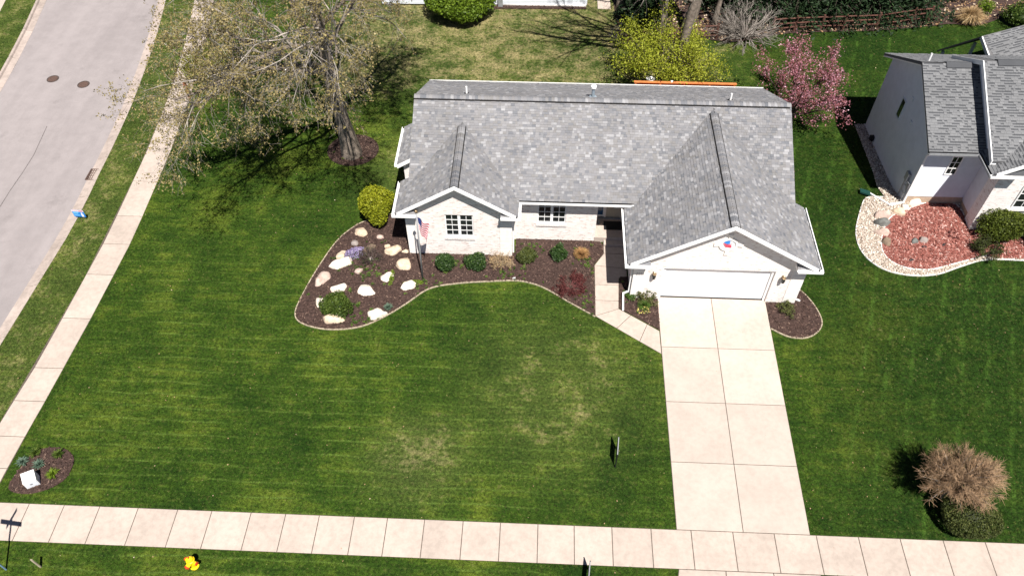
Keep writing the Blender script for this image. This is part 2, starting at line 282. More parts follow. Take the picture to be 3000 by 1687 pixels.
MT['sign_blue'] = mat('sign_blue', (0.03, 0.22, 0.62), 0.5, 0.08, 14); MT['sign_cyan'] = mat('sign_light_blue', (0.22, 0.62, 0.85), 0.5, 0.05); MT['sign_red'] = mat('sign_red', (0.65, 0.10, 0.12), 0.5, 0.05); MT['street_green'] = mat('street_sign_blue_grey', (0.16, 0.26, 0.38), 0.4, 0.05)
MT['greenplastic'] = mat('green_plastic', (0.015, 0.06, 0.05), 0.4, 0.1)

# ------------------------------------------------------------------ mesh helpers
def link(o, parent=None):
    col.objects.link(o)
    if parent is not None: o.parent = parent
    return o
def tag(o, label=None, cat=None, group=None, kind=None):
    if label: o['label'] = label
    if cat: o['category'] = cat
    if group: o['group'] = group
    if kind: o['kind'] = kind
    return o
def thing(name, loc, label, cat, group=None, rz=0.0):
    o = bpy.data.objects.new(name, None); o.location = tuple(float(a) for a in loc); o.rotation_euler = (0, 0, rz); o.empty_display_size = 0.3
    link(o); return tag(o, label, cat, group)
class MB:
    def __init__(s, o=(0, 0, 0)): s.v = []; s.f = []; s.mi = []; s.o = tuple(o); s.var = []
    def add(s, vs, fs, m=0, var=0.5):
        b = len(s.v); s.v += [(x[0]-s.o[0], x[1]-s.o[1], x[2]-s.o[2]) for x in vs]; s.f += [tuple(b+i for i in f) for f in fs]; s.mi += [m]*len(fs); s.var += [var]*len(fs)
    def quad(s, a, b, c, d, m=0): s.add([a, b, c, d], [(0, 1, 2, 3)], m)
    def poly(s, pts, m=0): s.add(pts, [tuple(range(len(pts)))], m)
    def box(s, x0, x1, y0, y1, z0, z1, m=0):
        s.add([(x0, y0, z0), (x1, y0, z0), (x1, y1, z0), (x0, y1, z0), (x0, y0, z1), (x1, y0, z1), (x1, y1, z1), (x0, y1, z1)], [(0, 3, 2, 1), (4, 5, 6, 7), (0, 1, 5, 4), (1, 2, 6, 5), (2, 3, 7, 6), (3, 0, 4, 7)], m)
    def bar(s, p, q, wdt, hgt, up=(0, 0, 1), m=0):       # rectangular bar from p to q
        p, q, up = Vector(p), Vector(q), Vector(up); d = (q-p).normalized(); r = d.cross(up).normalized(); u = r.cross(d)
        vs = [e+r*(a*wdt/2)+u*(b*hgt/2) for e in (p, q) for a, b in ((-1, -1), (1, -1), (1, 1), (-1, 1))]
        s.add(vs, [(0, 1, 2, 3), (7, 6, 5, 4), (0, 4, 5, 1), (1, 5, 6, 2), (2, 6, 7, 3), (3, 7, 4, 0)], m)
    def prism(s, pts, z0, z1, m=0):                      # horizontal polygon extruded, ccw
        n = len(pts); zs = z0 if callable(z0) else None
        vs = [(p[0], p[1], z0) for p in pts]+[(p[0], p[1], z1) for p in pts]
        s.add(vs, [tuple(range(n))[::-1], tuple(range(n, 2*n))]+[(i, (i+1) % n, n+(i+1) % n, n+i) for i in range(n)], m)
    def slabprism(s, top, nrm, m=0):                     # any planar polygon thickened by vector nrm
        n = len(top); vs = list(top)+[tuple(Vector(p)+Vector(nrm)) for p in top]
        s.add(vs, [tuple(range(n)), tuple(range(n, 2*n))[::-1]]+[(i, n+i, n+(i+1) % n, (i+1) % n) for i in range(n)], m)
    def tube(s, pts, rad, n=6, m=0, cap=True):
        pts = [Vector(p) for p in pts]; rings = []
        for i, p in enumerate(pts):
            d = (pts[min(i+1, len(pts)-1)]-pts[max(i-1, 0)]).normalized()
            a = d.cross(Vector((0, 0, 1)) if abs(d.z) < 0.9 else Vector((1, 0, 0))).normalized(); b = d.cross(a)
            r = rad[i] if isinstance(rad, (list, tuple)) else rad
            rings.append([p+(a*math.cos(2*math.pi*k/n)+b*math.sin(2*math.pi*k/n))*r for k in range(n)])
        vs = [v for r in rings for v in r]; fs = []
        for i in range(len(pts)-1):
            for k in range(n): fs.append((i*n+k, i*n+(k+1) % n, (i+1)*n+(k+1) % n, (i+1)*n+k))
        if cap: fs += [tuple(range(n))[::-1], tuple(range((len(pts)-1)*n, len(pts)*n))]
        s.add(vs, fs, m)
    def lathe(s, prof, c, n=16, m=0):
        vs = []; k = len(prof)
        for i in range(n):
            a = 2*math.pi*i/n
            vs += [(c[0]+r*math.cos(a), c[1]+r*math.sin(a), c[2]+z) for r, z in prof]
        fs = [(i*k+j, ((i+1) % n)*k+j, ((i+1) % n)*k+j+1, i*k+j+1) for i in range(n) for j in range(k-1)]
        s.add(vs, fs, m)
    def build(s, name, mats, parent=None, smooth=False, bevel=0, var=False):
        me = bpy.data.meshes.new(name); me.from_pydata([tuple(v) for v in s.v], [], s.f)
        for m in (mats if isinstance(mats, (list, tuple)) else [mats]): me.materials.append(MT[m])
        if any(s.mi): me.polygons.foreach_set('material_index', s.mi)
        if smooth: me.polygons.foreach_set('use_smooth', [True]*len(s.f))
        if var:
            a = me.attributes.new('var', 'FLOAT', 'FACE'); a.data.foreach_set('value', np.array(s.var, 'f'))
        me.update()
        o = bpy.data.objects.new(name, me); link(o, parent)
        if parent is None: o.location = s.o
        if bevel > 0:
            b = o.modifiers.new('bevel', 'BEVEL'); b.width = bevel; b.segments = 2; b.limit_method = 'ANGLE'
        return o
def arr_mesh(name, verts, faces, var, m, parent=None, loc=None, smooth=False):
    """big uniform mesh from numpy arrays; faces (M,k)"""
    me = bpy.data.meshes.new(name); nv, (nf, k) = len(verts), faces.shape
    me.vertices.add(nv); me.vertices.foreach_set('co', np.ascontiguousarray(verts, 'f').ravel())
    me.loops.add(nf*k); me.loops.foreach_set('vertex_index', np.ascontiguousarray(faces, 'i').ravel())
    me.polygons.add(nf); me.polygons.foreach_set('loop_start', np.arange(0, nf*k, k, dtype='i'))
    me.update(calc_edges=True)
    if var is not None:
        a = me.attributes.new('var', 'FLOAT', 'FACE'); a.data.foreach_set('value', np.ascontiguousarray(var, 'f'))
    me.polygons.foreach_set('use_smooth', np.full(nf, bool(smooth)))
    me.materials.append(MT[m]); me.validate()
    o = bpy.data.objects.new(name, me); link(o, parent)
    if loc is not None: o.location = tuple(float(a) for a in loc)
    return o
def leafcloud(rng, pts, size, jit, var, shape=0.6, flat=0.0, upbias=0.0):
    """one quad leaf (kite) per point; returns verts, faces, var"""
    n = len(pts); p = pts+rng.normal(0, 1, (n, 3))*jit
    a = rng.normal(0, 1, (n, 3)); a[:, 2] += upbias; a[:, 2] *= (1-flat); a /= np.linalg.norm(a, axis=1)[:, None]+1e-9
    b = np.cross(a, rng.normal(0, 1, (n, 3))+np.array([0, 0, flat*2.0])); b /= np.linalg.norm(b, axis=1)[:, None]+1e-9
    s = size*rng.uniform(0.6, 1.3, (n, 1))
    v = np.stack([p-a*s*0.5, p+b*s*0.5*shape, p+a*s*0.5, p-b*s*0.5*shape], 1).reshape(-1, 3)
    return v, np.arange(4*n).reshape(n, 4), np.clip(var+rng.normal(0, 0.18, n), 0, 1)
def lumpy(rng, d):                                       # smooth random radius factor over directions
    r = np.ones(len(d))
    for _ in range(7):
        k = rng.normal(0, 1, 3); k /= np.linalg.norm(k); r += 0.055*np.cos((d@k)*rng.uniform(2.5, 6)+rng.uniform(0, 6.28))
    return r
def sphere_dirs(rng, n, up=-0.35):
    z = rng.uniform(up, 1, n); a = rng.uniform(0, 6.2832, n); r = np.sqrt(1-z*z); return np.stack([r*np.cos(a), r*np.sin(a), z], 1)
def shrub(name, c, rad, leaf, n, size, label, cat='shrub', group=None, seed=1, stems='twig_dark', core=0.70, shell=0.17, up=-0.55, shape=0.6, nst=9, lumps=1.7, parentless=True):
    """c: point on the ground, rad: (rx, ry, height)"""
    rng = np.random.default_rng(seed); rx, ry, h = rad; cz = h*0.52; rz = h*0.5
    t = thing(name, c, label, cat, group)
    d = sphere_dirs(rng, n, up); lr = 1+(lumpy(np.random.default_rng(seed+7), d)-1)*lumps
    k = 1-np.abs(rng.normal(0, shell, n))
    pts = d*np.array([rx, ry, rz])*(lr*k)[:, None]+np.array([0, 0, cz]); pts[:, 2] = np.maximum(pts[:, 2], 0.02)
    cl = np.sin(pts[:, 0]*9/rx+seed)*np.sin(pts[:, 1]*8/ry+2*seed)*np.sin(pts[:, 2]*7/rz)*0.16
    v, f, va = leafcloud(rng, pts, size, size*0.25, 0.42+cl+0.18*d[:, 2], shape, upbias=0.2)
    arr_mesh('foliage', v, f, va, leaf, t)
    if core > 0:
        mb = MB(); nu, nvv = 14, 8; dd = []
        for j in range(nvv+1):
            for i in range(nu):
                th = math.pi*j/nvv; ph = 2*math.pi*i/nu; dd.append((math.sin(th)*math.cos(ph), math.sin(th)*math.sin(ph), math.cos(th)))
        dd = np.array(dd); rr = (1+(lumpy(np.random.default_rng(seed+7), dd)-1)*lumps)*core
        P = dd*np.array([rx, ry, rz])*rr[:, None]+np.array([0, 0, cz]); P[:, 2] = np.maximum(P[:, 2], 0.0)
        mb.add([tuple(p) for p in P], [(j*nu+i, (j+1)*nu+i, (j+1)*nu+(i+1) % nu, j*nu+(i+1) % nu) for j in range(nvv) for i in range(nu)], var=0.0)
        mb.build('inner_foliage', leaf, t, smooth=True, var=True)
    mb = MB()
    for i in range(nst):
        a = 2*math.pi*i/nst+rng.uniform(-.3, .3); e = Vector((math.cos(a)*rx*0.6, math.sin(a)*ry*0.6, h*0.6)); mb.tube([(0.03*math.cos(a), 0.03*math.sin(a), -0.03), e*0.45+Vector((0, 0, h*0.08)), e], [0.022, 0.014, 0.006], 4)
    mb.build('stems', stems, t)
    return t
def grow(rng, p, d, L, r, lev, P, out, tips):
    ns = P['seg'][lev]; pts = [np.array(p, float)]; rad = [r]; d = np.array(d, float)
    for i in range(ns):
        d = d+rng.normal(0, P['wob'][lev], 3)+np.array([0, 0, P['trop'][lev]]); d /= np.linalg.norm(d)
        pts.append(pts[-1]+d*L/ns); rad.append(max(r*(1-(1-P['tap'][lev])*(i+1)/ns), 0.004))
    out.append((pts, rad, lev))
    if lev >= P['max']: tips.extend(pts[1:]); return
    for j in range(P['n'][lev]):
        t = rng.uniform(P['t0'][lev], 1.0) if P['n'][lev] > 1 else 1.0
        if lev == 0 and j == 0: t = 1.0
        i = min(int(t*ns), ns-1); fr = t*ns-i; q = pts[i]*(1-fr)+pts[i+1]*fr; dd = pts[i+1]-pts[i]; dd /= np.linalg.norm(dd)
        perp = np.cross(dd, rng.normal(0, 1, 3)); perp /= np.linalg.norm(perp)
        if lev == 0:
            az = 2*math.pi*(j+rng.uniform(-.25, .25))/P['n'][0]; perp = np.array([math.cos(az), math.sin(az), 0])
        an = math.radians(rng.normal(P['ang'][lev], 9)); nd = dd*math.cos(an)+perp*math.sin(an)+np.array(P.get('bias', (0, 0, 0)))*(1 if lev < 2 else 0.3)
        rr = rad[i]*(1-fr)+rad[i+1]*fr
        grow(rng, q, nd/np.linalg.norm(nd), L*P['lr'][lev]*rng.uniform(0.75, 1.15)*(1.15-0.4*t), rr*P['rr'][lev], lev+1, P, out, tips)
def branch_mesh(out, sides=(10, 7, 5, 3, 3, 3), minlev=0, maxlev=9, flare=0.0):
    V = []; F = []; b = 0
    for pts, rad, lev in out:
        if lev < minlev or lev > maxlev: continue
        n = sides[lev]; P = np.array(pts); k = len(P)
        D = np.gradient(P, axis=0); D /= np.linalg.norm(D, axis=1)[:, None]+1e-9
        ref = np.array([1.0, 0.13, 0.07]) if abs(D[0, 2]) > 0.7 else np.array([0.1, 0.07, 1.0])
        A = np.cross(D, ref); A /= np.linalg.norm(A, axis=1)[:, None]; B = np.cross(D, A)
        th = 2*math.pi*np.arange(n)/n
        R = np.array(rad)[:, None, None]*(A[:, None, :]*np.cos(th)[None, :, None]+B[:, None, :]*np.sin(th)[None, :, None])
        V.append((P[:, None, :]+R).reshape(-1, 3))
        i = np.arange(k-1)[:, None]*n; q = np.arange(n)[None, :]; q2 = (q+1) % n
        F.append(np.stack([i+q, i+q2, i+n+q2, i+n+q], -1).reshape(-1, 4)+b); b += k*n
    return np.concatenate(V), np.concatenate(F)
def tree(name, base, P, H0, R0, label, cat, bark='bark', twig='twig', leaf=None, nleaf=1, lsize=0.1, ljit=0.08, seed=3, split=2, lean=(0, 0, 1), group=None, lvar=0.5, shape=0.7, flarek=1.5, keep=1.0):
    rng = np.random.default_rng(seed); t = thing(name, base, label, cat, group); out = []; tips = []
    grow(rng, (0, 0, -0.15), lean, H0, R0, 0, P, out, tips)
    tr = out[0]; tr[1][0] = R0*flarek
    if len(tr[1]) > 2: tr[1][1] = R0*(1+(flarek-1)*0.25)
    v, f = branch_mesh(out, maxlev=split-1); arr_mesh('trunk', v, f, None, bark, t, smooth=True)
    v, f = branch_mesh(out, minlev=split); arr_mesh('branches', v, f, None, twig, t, smooth=True)
    if leaf:
        tp = np.array(tips); tp = tp[rng.random(len(tp)) < keep]; tp = np.repeat(tp, nleaf, 0); v, f, va = leafcloud(rng, tp, lsize, ljit, lvar, shape); arr_mesh('crown', v, f, va, leaf, t)
    return t
def blades(rng, c, n, L, spread, wid, arch=0.5, up=1.0):
    """grass-like blades: 2-segment strips; returns verts, faces"""
    a = rng.uniform(0, 6.2832, n); out = np.stack([np.cos(a), np.sin(a)], 1); l = L*rng.uniform(0.6, 1.15, n); sp = rng.uniform(0.1, 1, n)*spread
    base = np.concatenate([out*rng.uniform(0, 0.12, (n, 1))*spread, np.zeros((n, 1))], 1)+np.array(c)
    mid = base+np.concatenate([out*(sp*0.45)[:, None], (l*0.62*up)[:, None]], 1); tip = base+np.concatenate([out*sp[:, None], (l*(0.62+0.38*(1-arch*2*sp/spread))*up)[:, None]], 1)
    sd = np.concatenate([np.stack([-np.sin(a), np.cos(a)], 1), np.zeros((n, 1))], 1)*wid*0.5
    v = np.stack([base-sd, base+sd, mid-sd*0.9, mid+sd*0.9, tip-sd*0.2, tip+sd*0.2], 1).reshape(-1, 3)
    i = np.arange(n)[:, None]*6; f = np.concatenate([i+np.array([0, 1, 3, 2]), i+np.array([2, 3, 5, 4])], 0)
    return v, f

# ------------------------------------------------------------------ the setting: ground, lawn, street, walks, drive
CURB = np.array([(-30.1, -40), (-29.75, -16), (-29.22, -3.88), (-28.95, 2.66), (-28.96, 4.99), (-29.11, 7.38), (-29.2, 9.54), (-29.45, 13.06), (-29.95, 17.3), (-30.5, 20.92), (-31.25, 24.9), (-34, 38), (-42, 70), (-66, 160)])
def curb(y): return np.interp(y, CURB[:, 1], CURB[:, 0])
mb = MB((0, 0, 0)); S_ = 420; mb.quad((-S_, -S_, -0.24), (S_, -S_, -0.24), (S_, S_, -0.24), (-S_, S_, -0.24))
tag(mb.build('ground', 'lawn'), kind='structure')
def sheet(name, ys, left, right, nx, m, zf, kind='structure'):
    Y = np.array(ys, float); T = np.linspace(0, 1, nx); L = left(Y); R_ = right(Y)
    X = L[:, None]*(1-T)+R_[:, None]*T; YY = np.repeat(Y[:, None], nx, 1); Z = zf(X, YY)
    v = np.stack([X, YY, Z], -1).reshape(-1, 3); i = (np.arange(len(Y)-1)[:, None]*nx+np.arange(nx-1)[None, :])[..., None]
    f = (i+np.array([0, 1, nx+1, nx])).reshape(-1, 4)
    return tag(arr_mesh(name, v, f, None, m), kind=kind)
ys = np.concatenate([np.arange(-15.6, 30, 0.6), np.linspace(30, 160, 14)])
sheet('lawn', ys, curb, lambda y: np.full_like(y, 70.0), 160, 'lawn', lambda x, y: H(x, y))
sheet('far_lawn', ys, lambda y: np.full_like(y, -120.0), lambda y: curb(y)-8.85, 8, 'lawn', lambda x, y: np.zeros_like(x))
sheet('street', np.concatenate([[-40], ys]), lambda y: curb(y)-8.25, lambda y: curb(y)-0.58, 4, 'road', lambda x, y: np.full_like(x, -0.125))
mb = MB(); mb.quad((-28, -40, -0.13), (70, -40, -0.13), (70, -16.25, -0.13), (-28, -16.25, -0.13)); tag(mb.build('front_street', 'road'), kind='structure')
# kerbs with gutter pan: profile swept along the curb line, in separate cast lengths
def kerb(name, off, sgn):
    t = None; edges = np.concatenate([np.arange(-15.6, 30, 3.05), [34, 40, 50, 70, 100]])
    root = MB(); ysb = np.array(edges)
    for i in range(len(ysb)-1):
        a, b = ysb[i], ysb[i+1]; xa, xb = curb(a)+off, curb(b)+off
        root.quad((xa, a, -0.2), (xa-sgn*0.6, a, -0.2), (xb-sgn*0.6, b, -0.2), (xb, b, -0.2))
    t = tag(root.build(name, 'joint'), kind='structure')
    prof = [(0.0, -0.18), (0.0, 0.012), (-0.05, 0.022), (-0.15, 0.018), (-0.20, -0.085), (-0.60, -0.118), (-0.60, -0.18)]
    for a, b in zip(edges[:-1], edges[1:]):
        m = MB(); sub = [a+0.012, (a+b)/2, b-0.012]; vs = []
        for yy in sub: vs += [(curb(yy)+off+sgn*px, yy, pz) for px, pz in prof]
        k = len(prof); fs = [(i*k+j, i*k+j+1, (i+1)*k+j+1, (i+1)*k+j) for i in range(2) for j in range(k-1)]
        fs += [tuple(range(k)), tuple(range(2*k, 3*k))[::-1]]
        m.add(vs, fs); m.build('kerb_stone', 'curb', t)
kerb('kerb_near', 0.0, 1); kerb('kerb_far', -8.85, -1)
# long crack in the road
mb = MB(); pts = [z for z in [at(0, 520, -0.12), at(25, 480, -0.12), at(55, 437, -0.12), at(85, 390, -0.12), at(118, 318, -0.12)]]
for a, b in zip(pts[:-1], pts[1:]): mb.bar((a[0], a[1], -0.119), (b[0], b[1], -0.119), 0.035, 0.004)
tag(mb.build('road_crack', 'crack'), kind='structure')
def manhole(u, v, label):
    p = at(u, v, -0.12); t = thing('manhole_cover', (p[0], p[1], -0.125), label, 'manhole cover')
    m = MB(); m.lathe([(0.0, 0.004), (0.36, 0.004), (0.36, 0.012), (0.30, 0.012), (0.30, 0.006)], (0, 0, 0), 28); m.build('ring', 'iron', t)
    m = MB(); m.lathe([(0.285, 0.0), (0.285, 0.013), (0.0, 0.013)], (0, 0, 0), 28)
    for r in (0.08, 0.16, 0.235): m.lathe([(r, 0.012), (r, 0.02), (r+0.035, 0.02), (r+0.035, 0.012)], (0, 0, 0), 24)
    m.build('lid', 'rust', t)
manhole(133, 199, 'round iron manhole cover in the street, farther from the sidewalk'); manhole(210, 213, 'round iron manhole cover in the street, closer to the storm drain side kerb')
g0 = at(236, 439, -0.1); t = thing('storm_drain', (g0[0], g0[1], -0.118), 'rusty rectangular storm drain grate set in the gutter', 'drain')
m = MB(); m.box(-0.3, 0.3, -0.42, 0.42, 0.0, 0.004); m.build('pit_shade', 'dark', t)  # thin black plate: the darkness of the drain hole painted as colour
m = MB()
for s in (-1, 1): m.box(s*0.3-0.02, s*0.3+0.02, -0.44, 0.44, 0.002, 0.03); m.box(-0.28, 0.28, s*0.42-0.02, s*0.42+0.02, 0.002, 0.03)
m.build('frame', 'rust', t)
for i in range(5):
    m = MB(); x = -0.28+0.112*(i+0.5); m.box(x-0.018, x+0.018, -0.4, 0.4, 0.006, 0.026); m.build('bar', 'rust', t)
for i in range(4):
    m = MB(); y = -0.4+0.2*(i+0.5); m.box(-0.28, 0.28, y-0.014, y+0.014, 0.005, 0.024); m.build('bar', 'rust', t)

WLp = np.array([(-27.7, -16), (-27.45, -8), (-27.14, -4.54), (-26.96, 2.82), (-27.2, 9.4), (-27.6, 14.22), (-28.05, 18.1), (-29.3, 24.98), (-32, 38), (-41, 70)])
WRp = np.array([(-26.4, -16), (-26.15, -9), (-25.98, -6.42), (-25.77, -2.18), (-25.62, 2.8), (-25.88, 9.4), (-26.28, 14.12), (-26.75, 18.1), (-27.98, 25.03), (-30.7, 38), (-39.7, 70)])
WL = lambda y: np.interp(y, WLp[:, 1], WLp[:, 0]); WR = lambda y: np.interp(y, WRp[:, 1], WRp[:, 0])
SLABZ = 0.032
def slab(poly, parent, m, gap=0.014, z=SLABZ, name='slab', zb=-0.06):
    c = np.mean(np.array(poly)[:, :2], 0); pts = []; n = len(poly); P = np.array(poly)[:, :2]
    area = sum(P[i][0]*P[(i+1) % n][1]-P[(i+1) % n][0]*P[i][1] for i in range(n))
    if area < 0: P = P[::-1]
    for i in range(n):                                    # inset every edge by the joint width
        a, b, cc = P[i-1], P[i], P[(i+1) % n]
        e1 = (b-a)/np.linalg.norm(b-a); e2 = (cc-b)/np.linalg.norm(cc-b); n1 = np.array([-e1[1], e1[0]]); n2 = np.array([-e2[1], e2[0]])
        bis = (n1+n2)/(1+n1@n2+1e-9); pts.append(b+bis*gap)
    b = MB(); k = len(pts); bv = 0.012; inn = []
    for i in range(k):
        d = (c-pts[i]); inn.append(pts[i]+d/np.linalg.norm(d)*bv*1.3)
    vs = [(p[0], p[1], zb) for p in pts]+[(p[0], p[1], z-0.008) for p in pts]+[(p[0], p[1], z) for p in inn]
    b.add(vs, [tuple(range(2*k, 3*k))]+[(i, (i+1) % k, k+(i+1) % k, k+i) for i in range(k)]+[(k+i, k+(i+1) % k, 2*k+(i+1) % k, 2*k+i) for i in range(k)])
    return b.build(name, m, parent)
# sidewalk beside the street
mb = MB(); yy = [-15.5, -8, 0, 8, 14, 20, 25, 38, 60]
for a, b in zip(yy[:-1], yy[1:]): mb.quad((WL(a), a, 0.014), (WR(a), a, 0.014), (WR(b), b, 0.014), (WL(b), b, 0.014))
sw = tag(mb.build('side_walk', 'joint'), kind='structure')
js = [-15.5, -14.0, -12.6, -11.1, -9.7, -8.29, -6.62, -4.95, -2.23, 0.41, 2.4, 4.35, 6.94, 9.46, 11.2, 13.14, 15.2, 17.3, 19.4, 21.5, 23.6, 25.7, 28, 31, 34, 38, 48, 60]
for a, b in zip(js[:-1], js[1:]): slab([(WL(a), a), (WR(a), a), (WR(b), b), (WL(b), b)], sw, 'concrete')
HOLES.append([(WL(a)-0.02, a) for a in yy]+[(WR(a)+0.02, a) for a in yy[::-1]])
fw = lambda y: curb(y)-10.9
mb = MB()
for a, b in zip(yy[3:-1], yy[4:]): mb.quad((fw(a)-1.45, a, 0.014), (fw(a), a, 0.014), (fw(b), b, 0.014), (fw(b)-1.45, b, 0.014))
sf = tag(mb.build('far_walk', 'joint'), kind='structure')
for a in np.arange(12, 40, 1.6): slab([(fw(a)-1.45, a), (fw(a), a), (fw(a+1.6), a+1.6), (fw(a+1.6)-1.45, a+1.6)], sf, 'concrete')
# front sidewalk
FY0, FY1 = -12.58, -11.1
mb = MB(); mb.quad((-26.2, FY0, 0.013), (60, FY0, 0.013), (60, FY1, 0.013), (-26.2, FY1, 0.013)); fs_ = tag(mb.build('front_walk', 'joint'), kind='structure')
jx = [-26.15, -24.67, -23.31, -21.94, -20.46, -18.94, -17.63, -16.13, -14.81, -13.53, -12.2, -10.95, -9.55, -8.1, -6.7, -5.3, -3.95, -2.55, -1.1, 0.38, 1.92, 3.44, 4.98, 6.52, 8.04, 9.6, 11.12]+[11.12+1.52*i for i in range(1, 16)]
for a, b in zip(jx[:-1], jx[1:]): slab([(a, FY0), (b, FY0), (b, FY1), (a, FY1)], fs_, 'concrete')
HOLES.append([(-26.3, FY0-0.02), (60, FY0-0.02), (60, FY1+0.02), (-26.3, FY1+0.02)])
# driveway
dl = lambda y: -0.04-0.11*(-y/11.1); dr = lambda y: 4.92-0.15*(-y/11.1)
mb = MB(); mb.quad((-0.15, -11.1, 0.013), (4.77, -11.1, 0.013), (4.92, 0.14, 0.013), (-0.04, 0.14, 0.013)); dv = tag(mb.build('driveway', 'joint'), kind='structure')
dj = [0.12, -2.72, -5.53, -8.31, -11.1]
for a, b in zip(dj[:-1], dj[1:]):
    for l, r in ((0, 0.5), (0.5, 1)):
        f = lambda y, t: dl(y)*(1-t)+dr(y)*t
        slab([(f(b, l), b), (f(b, r), b), (f(a, r), a), (f(a, l), a)], dv, 'drive', 0.013)
HOLES.append([(-0.17, -11.15), (4.79, -11.15), (4.94, 0.3), (-0.06, 0.3)])
mb = MB(); mb.quad((-0.9, -16.2, 0.004), (5.6, -16.2, 0.004), (4.85, FY0, 0.012), (-0.2, FY0, 0.012)); ap = tag(mb.build('drive_apron', 'joint'), kind='structure')
for a, b in ((0, .333), (.333, .667), (.667, 1)):
    slab([(-0.9+6.5*a, -16.2), (-0.9+6.5*b, -16.2), (-0.2+5.05*b, FY0), (-0.2+5.05*a, FY0)], ap, 'concrete')
HOLES.append([(-0.95, -16.2), (5.65, -16.2), (4.9, FY0), (-0.25, FY0)])
# entrance walk
mb = MB(); mb.poly([(-2.92, -1.13, 0.015), (-0.08, -3.12, 0.015), (-0.08, -1.86, 0.015), (-1.84, -0.66, 0.015), (-1.72, 1.2, 0.015), (-1.36, 1.3, 0.015), (-1.36, 3.2, 0.015), (-2.42, 3.2, 0.015), (-2.43, 2.7, 0.015), (-2.89, 1.96, 0.015)])
ew = tag(mb.build('entrance_walk', 'joint'), kind='structure')
for P in ([(-2.42, 2.75), (-2.42, 3.2), (-1.36, 3.2), (-1.36, 2.75)], [(-2.89, 1.96), (-2.42, 2.75), (-1.36, 2.75), (-1.36, 1.8)], [(-2.9, 0.75), (-2.89, 1.96), (-1.36, 1.8), (-1.36, 1.25), (-1.75, 1.2), (-1.78, 0.75)],
          [(-2.91, -0.2), (-2.9, 0.75), (-1.78, 0.75), (-1.82, -0.2)], [(-2.92, -1.13), (-2.91, -0.2), (-1.82, -0.2), (-1.84, -0.66)], [(-1.98, -1.79), (-2.92, -1.13), (-1.84, -0.66), (-1.31, -1.02)], [(-1.0, -2.48), (-1.98, -1.79), (-1.31, -1.02), (-0.6, -1.5)], [(-0.08, -3.12), (-1.0, -2.48), (-0.6, -1.5), (-0.08, -1.86)]):
    slab(P, ew, 'concrete', 0.012)
HOLES.append([(-2.95, -1.13), (-0.05, -3.2), (-0.05, -1.8), (-1.8, -0.6), (-1.3, 3.3), (-2.45, 3.3), (-2.45, 2.7), (-2.92, 1.96)])
m = MB(); m.box(-2.42, -1.34, 3.2, 3.52, -0.05, 0.17); tag(m.build('porch_step', 'concrete', bevel=0.012), kind='structure')
m = MB(); m.box(-2.88, -1.34, 3.52, 4.85, -0.05, 0.33); tag(m.build('porch_floor', 'concrete', bevel=0.012), kind='structure')

# ------------------------------------------------------------------ planting beds
def catmull(P, n=6, closed=False):
    P = [np.array(p[:2], float) for p in P]; out = []; k = len(P)
    for i in range(k if closed else k-1):
        g = lambda j: P[j % k] if closed else P[min(max(j, 0), k-1)]
        a, b, c, d = g(i-1), g(i), g(i+1), g(i+2)
        for j in range(n):
            t = j/n; out.append(0.5*((2*b)+(-a+c)*t+(2*a-5*b+4*c-d)*t*t+(-a+3*b-3*c+d)*t**3))
    if not closed: out.append(P[-1])
    return out
def chips(rng, poly, dens, L, W, m, parent, zf, lift=0.03, name='chips', tilt=0.35, thick=None, excl=()):
    A = np.array(poly)[:, :2]; lo, hi = A.min(0), A.max(0); n = int(np.prod(hi-lo)*dens)
    p = rng.uniform(lo, hi, (n, 2)); k = inpoly(p[:, 0], p[:, 1], poly)
    for e in excl: k &= ~inpoly(p[:, 0], p[:, 1], e)
    p = p[k]; n = len(p)
    z = zf(p[:, 0], p[:, 1])+rng.uniform(0.2, 1, n)*lift
    a = rng.uniform(0, 6.2832, n); d = np.stack([np.cos(a), np.sin(a), rng.normal(0, tilt, n)], 1); e = np.stack([-np.sin(a), np.cos(a), rng.normal(0, tilt, n)], 1)
    c = np.concatenate([p, z[:, None]], 1); s = rng.uniform(0.5, 1.3, (n, 1))
    if thick is None:
        v = np.stack([c-d*L*s/2-e*W*s/2, c+d*L*s/2-e*W*s/2, c+d*L*s/2+e*W*s/2, c-d*L*s/2+e*W*s/2], 1).reshape(-1, 3); f = np.arange(4*n).reshape(n, 4); va = rng.uniform(0, 1, n)
    else:                                                  # little domed pebbles: pyramids with 4 sides and flat top
        t = np.array([0, 0, 1.0])*thick*s
        v = np.stack([c-d*L*s/2, c-e*W*s/2, c+d*L*s/2, c+e*W*s/2, c-d*L*s*.28+t, c-e*W*s*.28+t, c+d*L*s*.28+t, c+e*W*s*.28+t], 1).reshape(-1, 3)
        b = np.arange(n)[:, None]*8; f = np.concatenate([b+np.array(q) for q in ([4, 5, 6, 7], [0, 1, 5, 4], [1, 2, 6, 5], [2, 3, 7, 6], [3, 0, 4, 7])], 0); va = np.tile(rng.uniform(0, 1, n), 5)
    o = arr_mesh(name, v, f, va, m, parent); tag(o, kind='stuff'); return o
